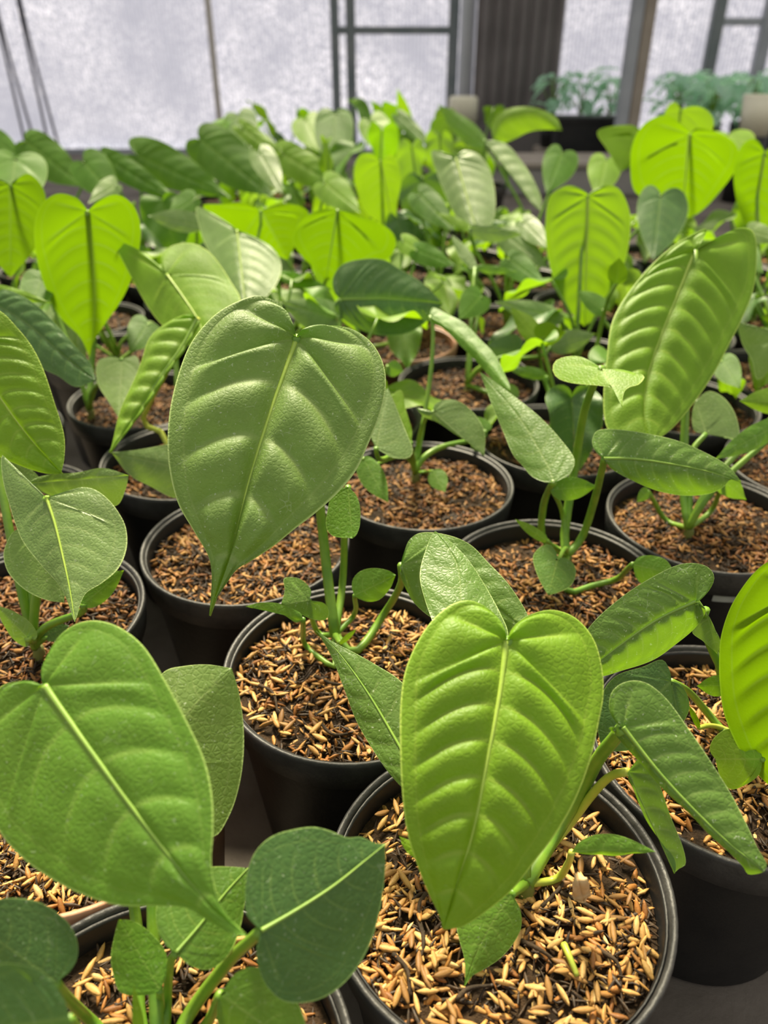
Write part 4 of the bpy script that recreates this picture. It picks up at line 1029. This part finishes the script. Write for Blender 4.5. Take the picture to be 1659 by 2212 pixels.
def seedling(seed):
    rr = random.Random(seed); root = empty('leafy_seedling')
    obj('pot', lathe_mesh('pot', [(0, 0), (.035, 0), (.045, .10), (.042, .10), (.038, .09), (0, .09)], 20), M['pot'], root)
    for k in range(15):
        az = k * 2.4 + rr.random() * .5; h = rr.uniform(.14, .26); R = rr.uniform(.01, .06)
        b = np.array([R * math.cos(az), R * math.sin(az), h]); L = rr.uniform(.06, .10)
        lf = generic_leaf(root, b, az, rr.uniform(-.7, .5), L, L * rr.uniform(.45, .65), M['teal'], seed * 20 + k, .3, .3, 'ovate', .4)
        tube('petiole', [(0, 0, .09), (b[0] * .3, b[1] * .3, .09 + (h - .09) * .6), b], .0018, .0014, M['petiole'], lf, 6, 5)
    return root


for bx, by, bw, bd, lb in ((1.58, 3.12, .62, .26, 'low dark bench carrying the blue-green plants right of the paired posts'), (.77, 3.38, .16, .085, 'low dark bench carrying the blue-green plants behind the planter trough')):
    bn = empty('low_bench', (bx, by, 0)); tag(bn, lb, 'bench')
    box('board', -bw, bw, -bd, bd, .05, .075, M['rust'], bn, .003)
    for xx in (-bw + .04, bw - .04): box('bearer', xx - .03, xx + .03, -bd + .01, bd - .01, 0, .05, M['rust'], bn)
SEEDP = []
n = 0
for row, y in enumerate((2.95, 3.12, 3.28, 3.38)):
    for k in range(13):
        x = .62 + k * .125 + .06 * (row % 2)
        x = x if row < 3 else .66 + k * .11
        if (row < 3 and x < 1.0) or (row == 3 and x > .9): continue
        if x > .49 * y + .25: continue
        if len(SEEDP) < 5: o = seedling(300 + n); SEEDP.append(o)
        else: o = copy_tree(SEEDP[n % 5])
        n += 1
        o.location = (x, y, .075); o.rotation_euler.z = n * 1.3
        tag(o, 'low blue-green leafy plant in a small black pot by the back wall at the right', 'plant', 'blue-green plants by the back wall')

# low filler leaves for the mid rows (they have their own plants, leaves hidden from the outlines above)
for ij, pl in PLANTS.items():
    x, y = pl.xy
    if y < .62 or len(pl.leaves) >= 4: continue
    rr = random.Random(ij[0] * 31 + ij[1] * 7)
    for k in range(4):
        az = rr.random() * 6.28; h = rr.uniform(.155, .215); R = rr.uniform(.02, .06)
        b = np.array([R * math.cos(az), R * math.sin(az), h]); L = rr.uniform(.06, .09)
        lf = generic_leaf(pl.root, b, az, rr.uniform(-1.0, -.1), L, L * .68, M[rr.choice(['mature', 'mid', 'dark', 'lime', 'pale'])], 900 + k + ij[0] * 13 + ij[1] * 5, rr.uniform(.05, .4), .2)
        c = pl.crown - np.array([x, y, 0])
        tube('petiole', [c, [b[0] * .3, b[1] * .3, SOIL + (h - SOIL) * .55], b], .0024, .0017, M['petiole'], lf, 8, 5)

# ------------------------------------------------------------------ labels of the plants one can tell apart
LABELS = {
    (0, 0): 'anthurium in the nearest full pot, long lime ribbed leaf hanging over golden husks',
    (-1, 0): 'cut-off front pot with a large smooth green heart leaf and round dark leaves below it',
    (1, 0): 'anthurium with a bright yellow-green leaf cut by the right edge and a quilted dark leaf',
    (-1, 1): 'brown plastic pot of husks hidden under the large smooth green heart leaf',
    (0, 1): 'anthurium with the largest quilted heart-shaped leaf, its black pot behind the nearest full pot',
    (1, 1): 'anthurium with a tall thin stem topped by a small flat lime leaf',
    (2, 1): 'anthurium with a large upright shiny ribbed leaf, behind the tall thin stem',
    (3, 1): 'pot cut by the right edge with a pale drooping leaf beside the shiny ribbed leaf',
    (-1, 2): 'anthurium at the left edge with a pale folded leaf and a yellow-green ribbed leaf',
    (0, 2): 'black pot of brown husks under the tip of the largest heart-shaped leaf',
    (1, 2): 'small-leaved anthurium in an open black pot right of the largest heart-shaped leaf',
    (2, 2): 'black pot directly behind the plant with the tall thin stem, with low small leaves',
    (3, 2): 'pot half behind the shiny ribbed leaf, a tiny round lime leaf on thin stalk',
    (4, 2): 'plant at the right edge behind the pale drooping leaf, small leaves on long stalks',
    (-1, 3): 'anthurium at the left edge with a long dark ribbed leaf sloping down to the right',
    (0, 3): 'anthurium with a narrow folded quilted leaf hanging beside the largest heart leaf',
    (1, 3): 'anthurium with a dark ribbed leaf lying sideways just behind the largest heart leaf',
    (2, 3): 'anthurium with pale wing-like folded leaves and small lime leaf, right of the brown-rimmed pot',
    (3, 3): 'anthurium with an upright lime heart leaf, behind the tall thin stem',
    (4, 3): 'pot barely showing in the gap above the large shiny ribbed leaf',
    (5, 3): 'anthurium with a glowing yellow leaf cut by the right edge, high in the photo',
    (-1, 4): 'plant showing only a narrow lime leaf at left edge above the long dark leaf',
    (0, 4): 'anthurium with a glowing yellow heart leaf, the shadow of its stalk down the middle',
    (1, 4): 'plant with a small pale ribbed leaf between the largest heart leaf and dark sideways leaf',
    (2, 4): 'anthurium in a brown-rimmed pot with a wide glowing green leaf',
    (3, 4): 'anthurium with wavy pale leaves and a lime tip, left of the upright lime heart leaf',
    (4, 4): 'dark green leaf plant between the upright lime leaf and the broadest yellow-green leaf',
    (5, 4): 'anthurium with the broadest glowing yellow-green leaf, in the upper right rows',
    (0, 5): 'anthurium with yellow heart leaf cut by the left edge beside the glowing yellow heart',
    (1, 5): 'anthurium with pale grey-green leaf and a spread yellow leaf above the largest heart leaf',
    (3, 5): 'anthurium with a pale ribbed upright leaf in the far rows, below the white bucket',
    (4, 5): 'plant of small green leaves between the pale ribbed leaf and the upright lime leaf',
    (5, 5): 'plant with two small lime leaves just left of the broadest yellow-green leaf',
    (6, 5): 'plant with small upright lime leaves peeping above the broadest yellow-green leaf',
    (0, 6): 'pot just behind the glowing yellow heart leaf, small pale leaf to its right',
    (1, 6): 'plant with a small green leaf just left of the pale grey-green leaf top',
    (2, 6): 'plant with a small lime leaf just above the wide glowing green leaf',
    (3, 6): 'anthurium with a narrow upright lime heart leaf in the middle of the far rows',
    (4, 6): 'anthurium with a long pale leaf sloping down right under the arched yellow-green leaf',
    (5, 6): 'anthurium with a yellow-green leaf arched sideways before the brown corrugated sheet',
    (0, 7): 'plant with a green heart leaf at the left edge above the cut-off yellow heart leaf',
    (2, 7): 'plant with a pale leaf catching light, just behind the spread yellow leaf',
    (5, 7): 'plant with a narrow green leaf pointing up left just under the white bucket',
    (0, 8): 'plant with a green leaf sloping right, just above the glowing yellow heart leaf',
    (1, 8): 'plant with two long green leaves sloping right in the far left rows',
    (2, 8): 'plant with a broad dark ribbed leaf in the far rows, below the tan wall strip',
    (3, 8): 'plant with a rounded lime leaf in the far rows, well below the double steel posts',
    (0, 9): 'plant with a dark green leaf sloping right at the far left, under the hanging cords',
    (3, 9): 'plant with narrow lime leaf sloping right, between the tan wall strip and steel posts',
    (4, 9): 'plant with a dark heart leaf standing in front of the double steel posts',
    (5, 9): 'plant with narrow green leaf sloping right, in far rows right of double steel posts',
    (4, 10): 'plant with a small lime heart leaf just left of the double steel posts',
    (6, 10): 'plant with narrow upright lime leaf rising against the wall right of steel posts',
    (3, 11): 'plant with a small green heart leaf standing against the wall by the tan strip'}
for ij, pl in PLANTS.items():
    if ij in LABELS: tag(pl.root, LABELS[ij], 'plant')
    else:
        tag(pl.root, *FARLAB); print('NOLABEL', ij)

for r in REPORT: print('LEAF', r)
print('FAR', len(FAR), 'PLANTS', len(PLANTS), 'OBJ', len(bpy.data.objects))
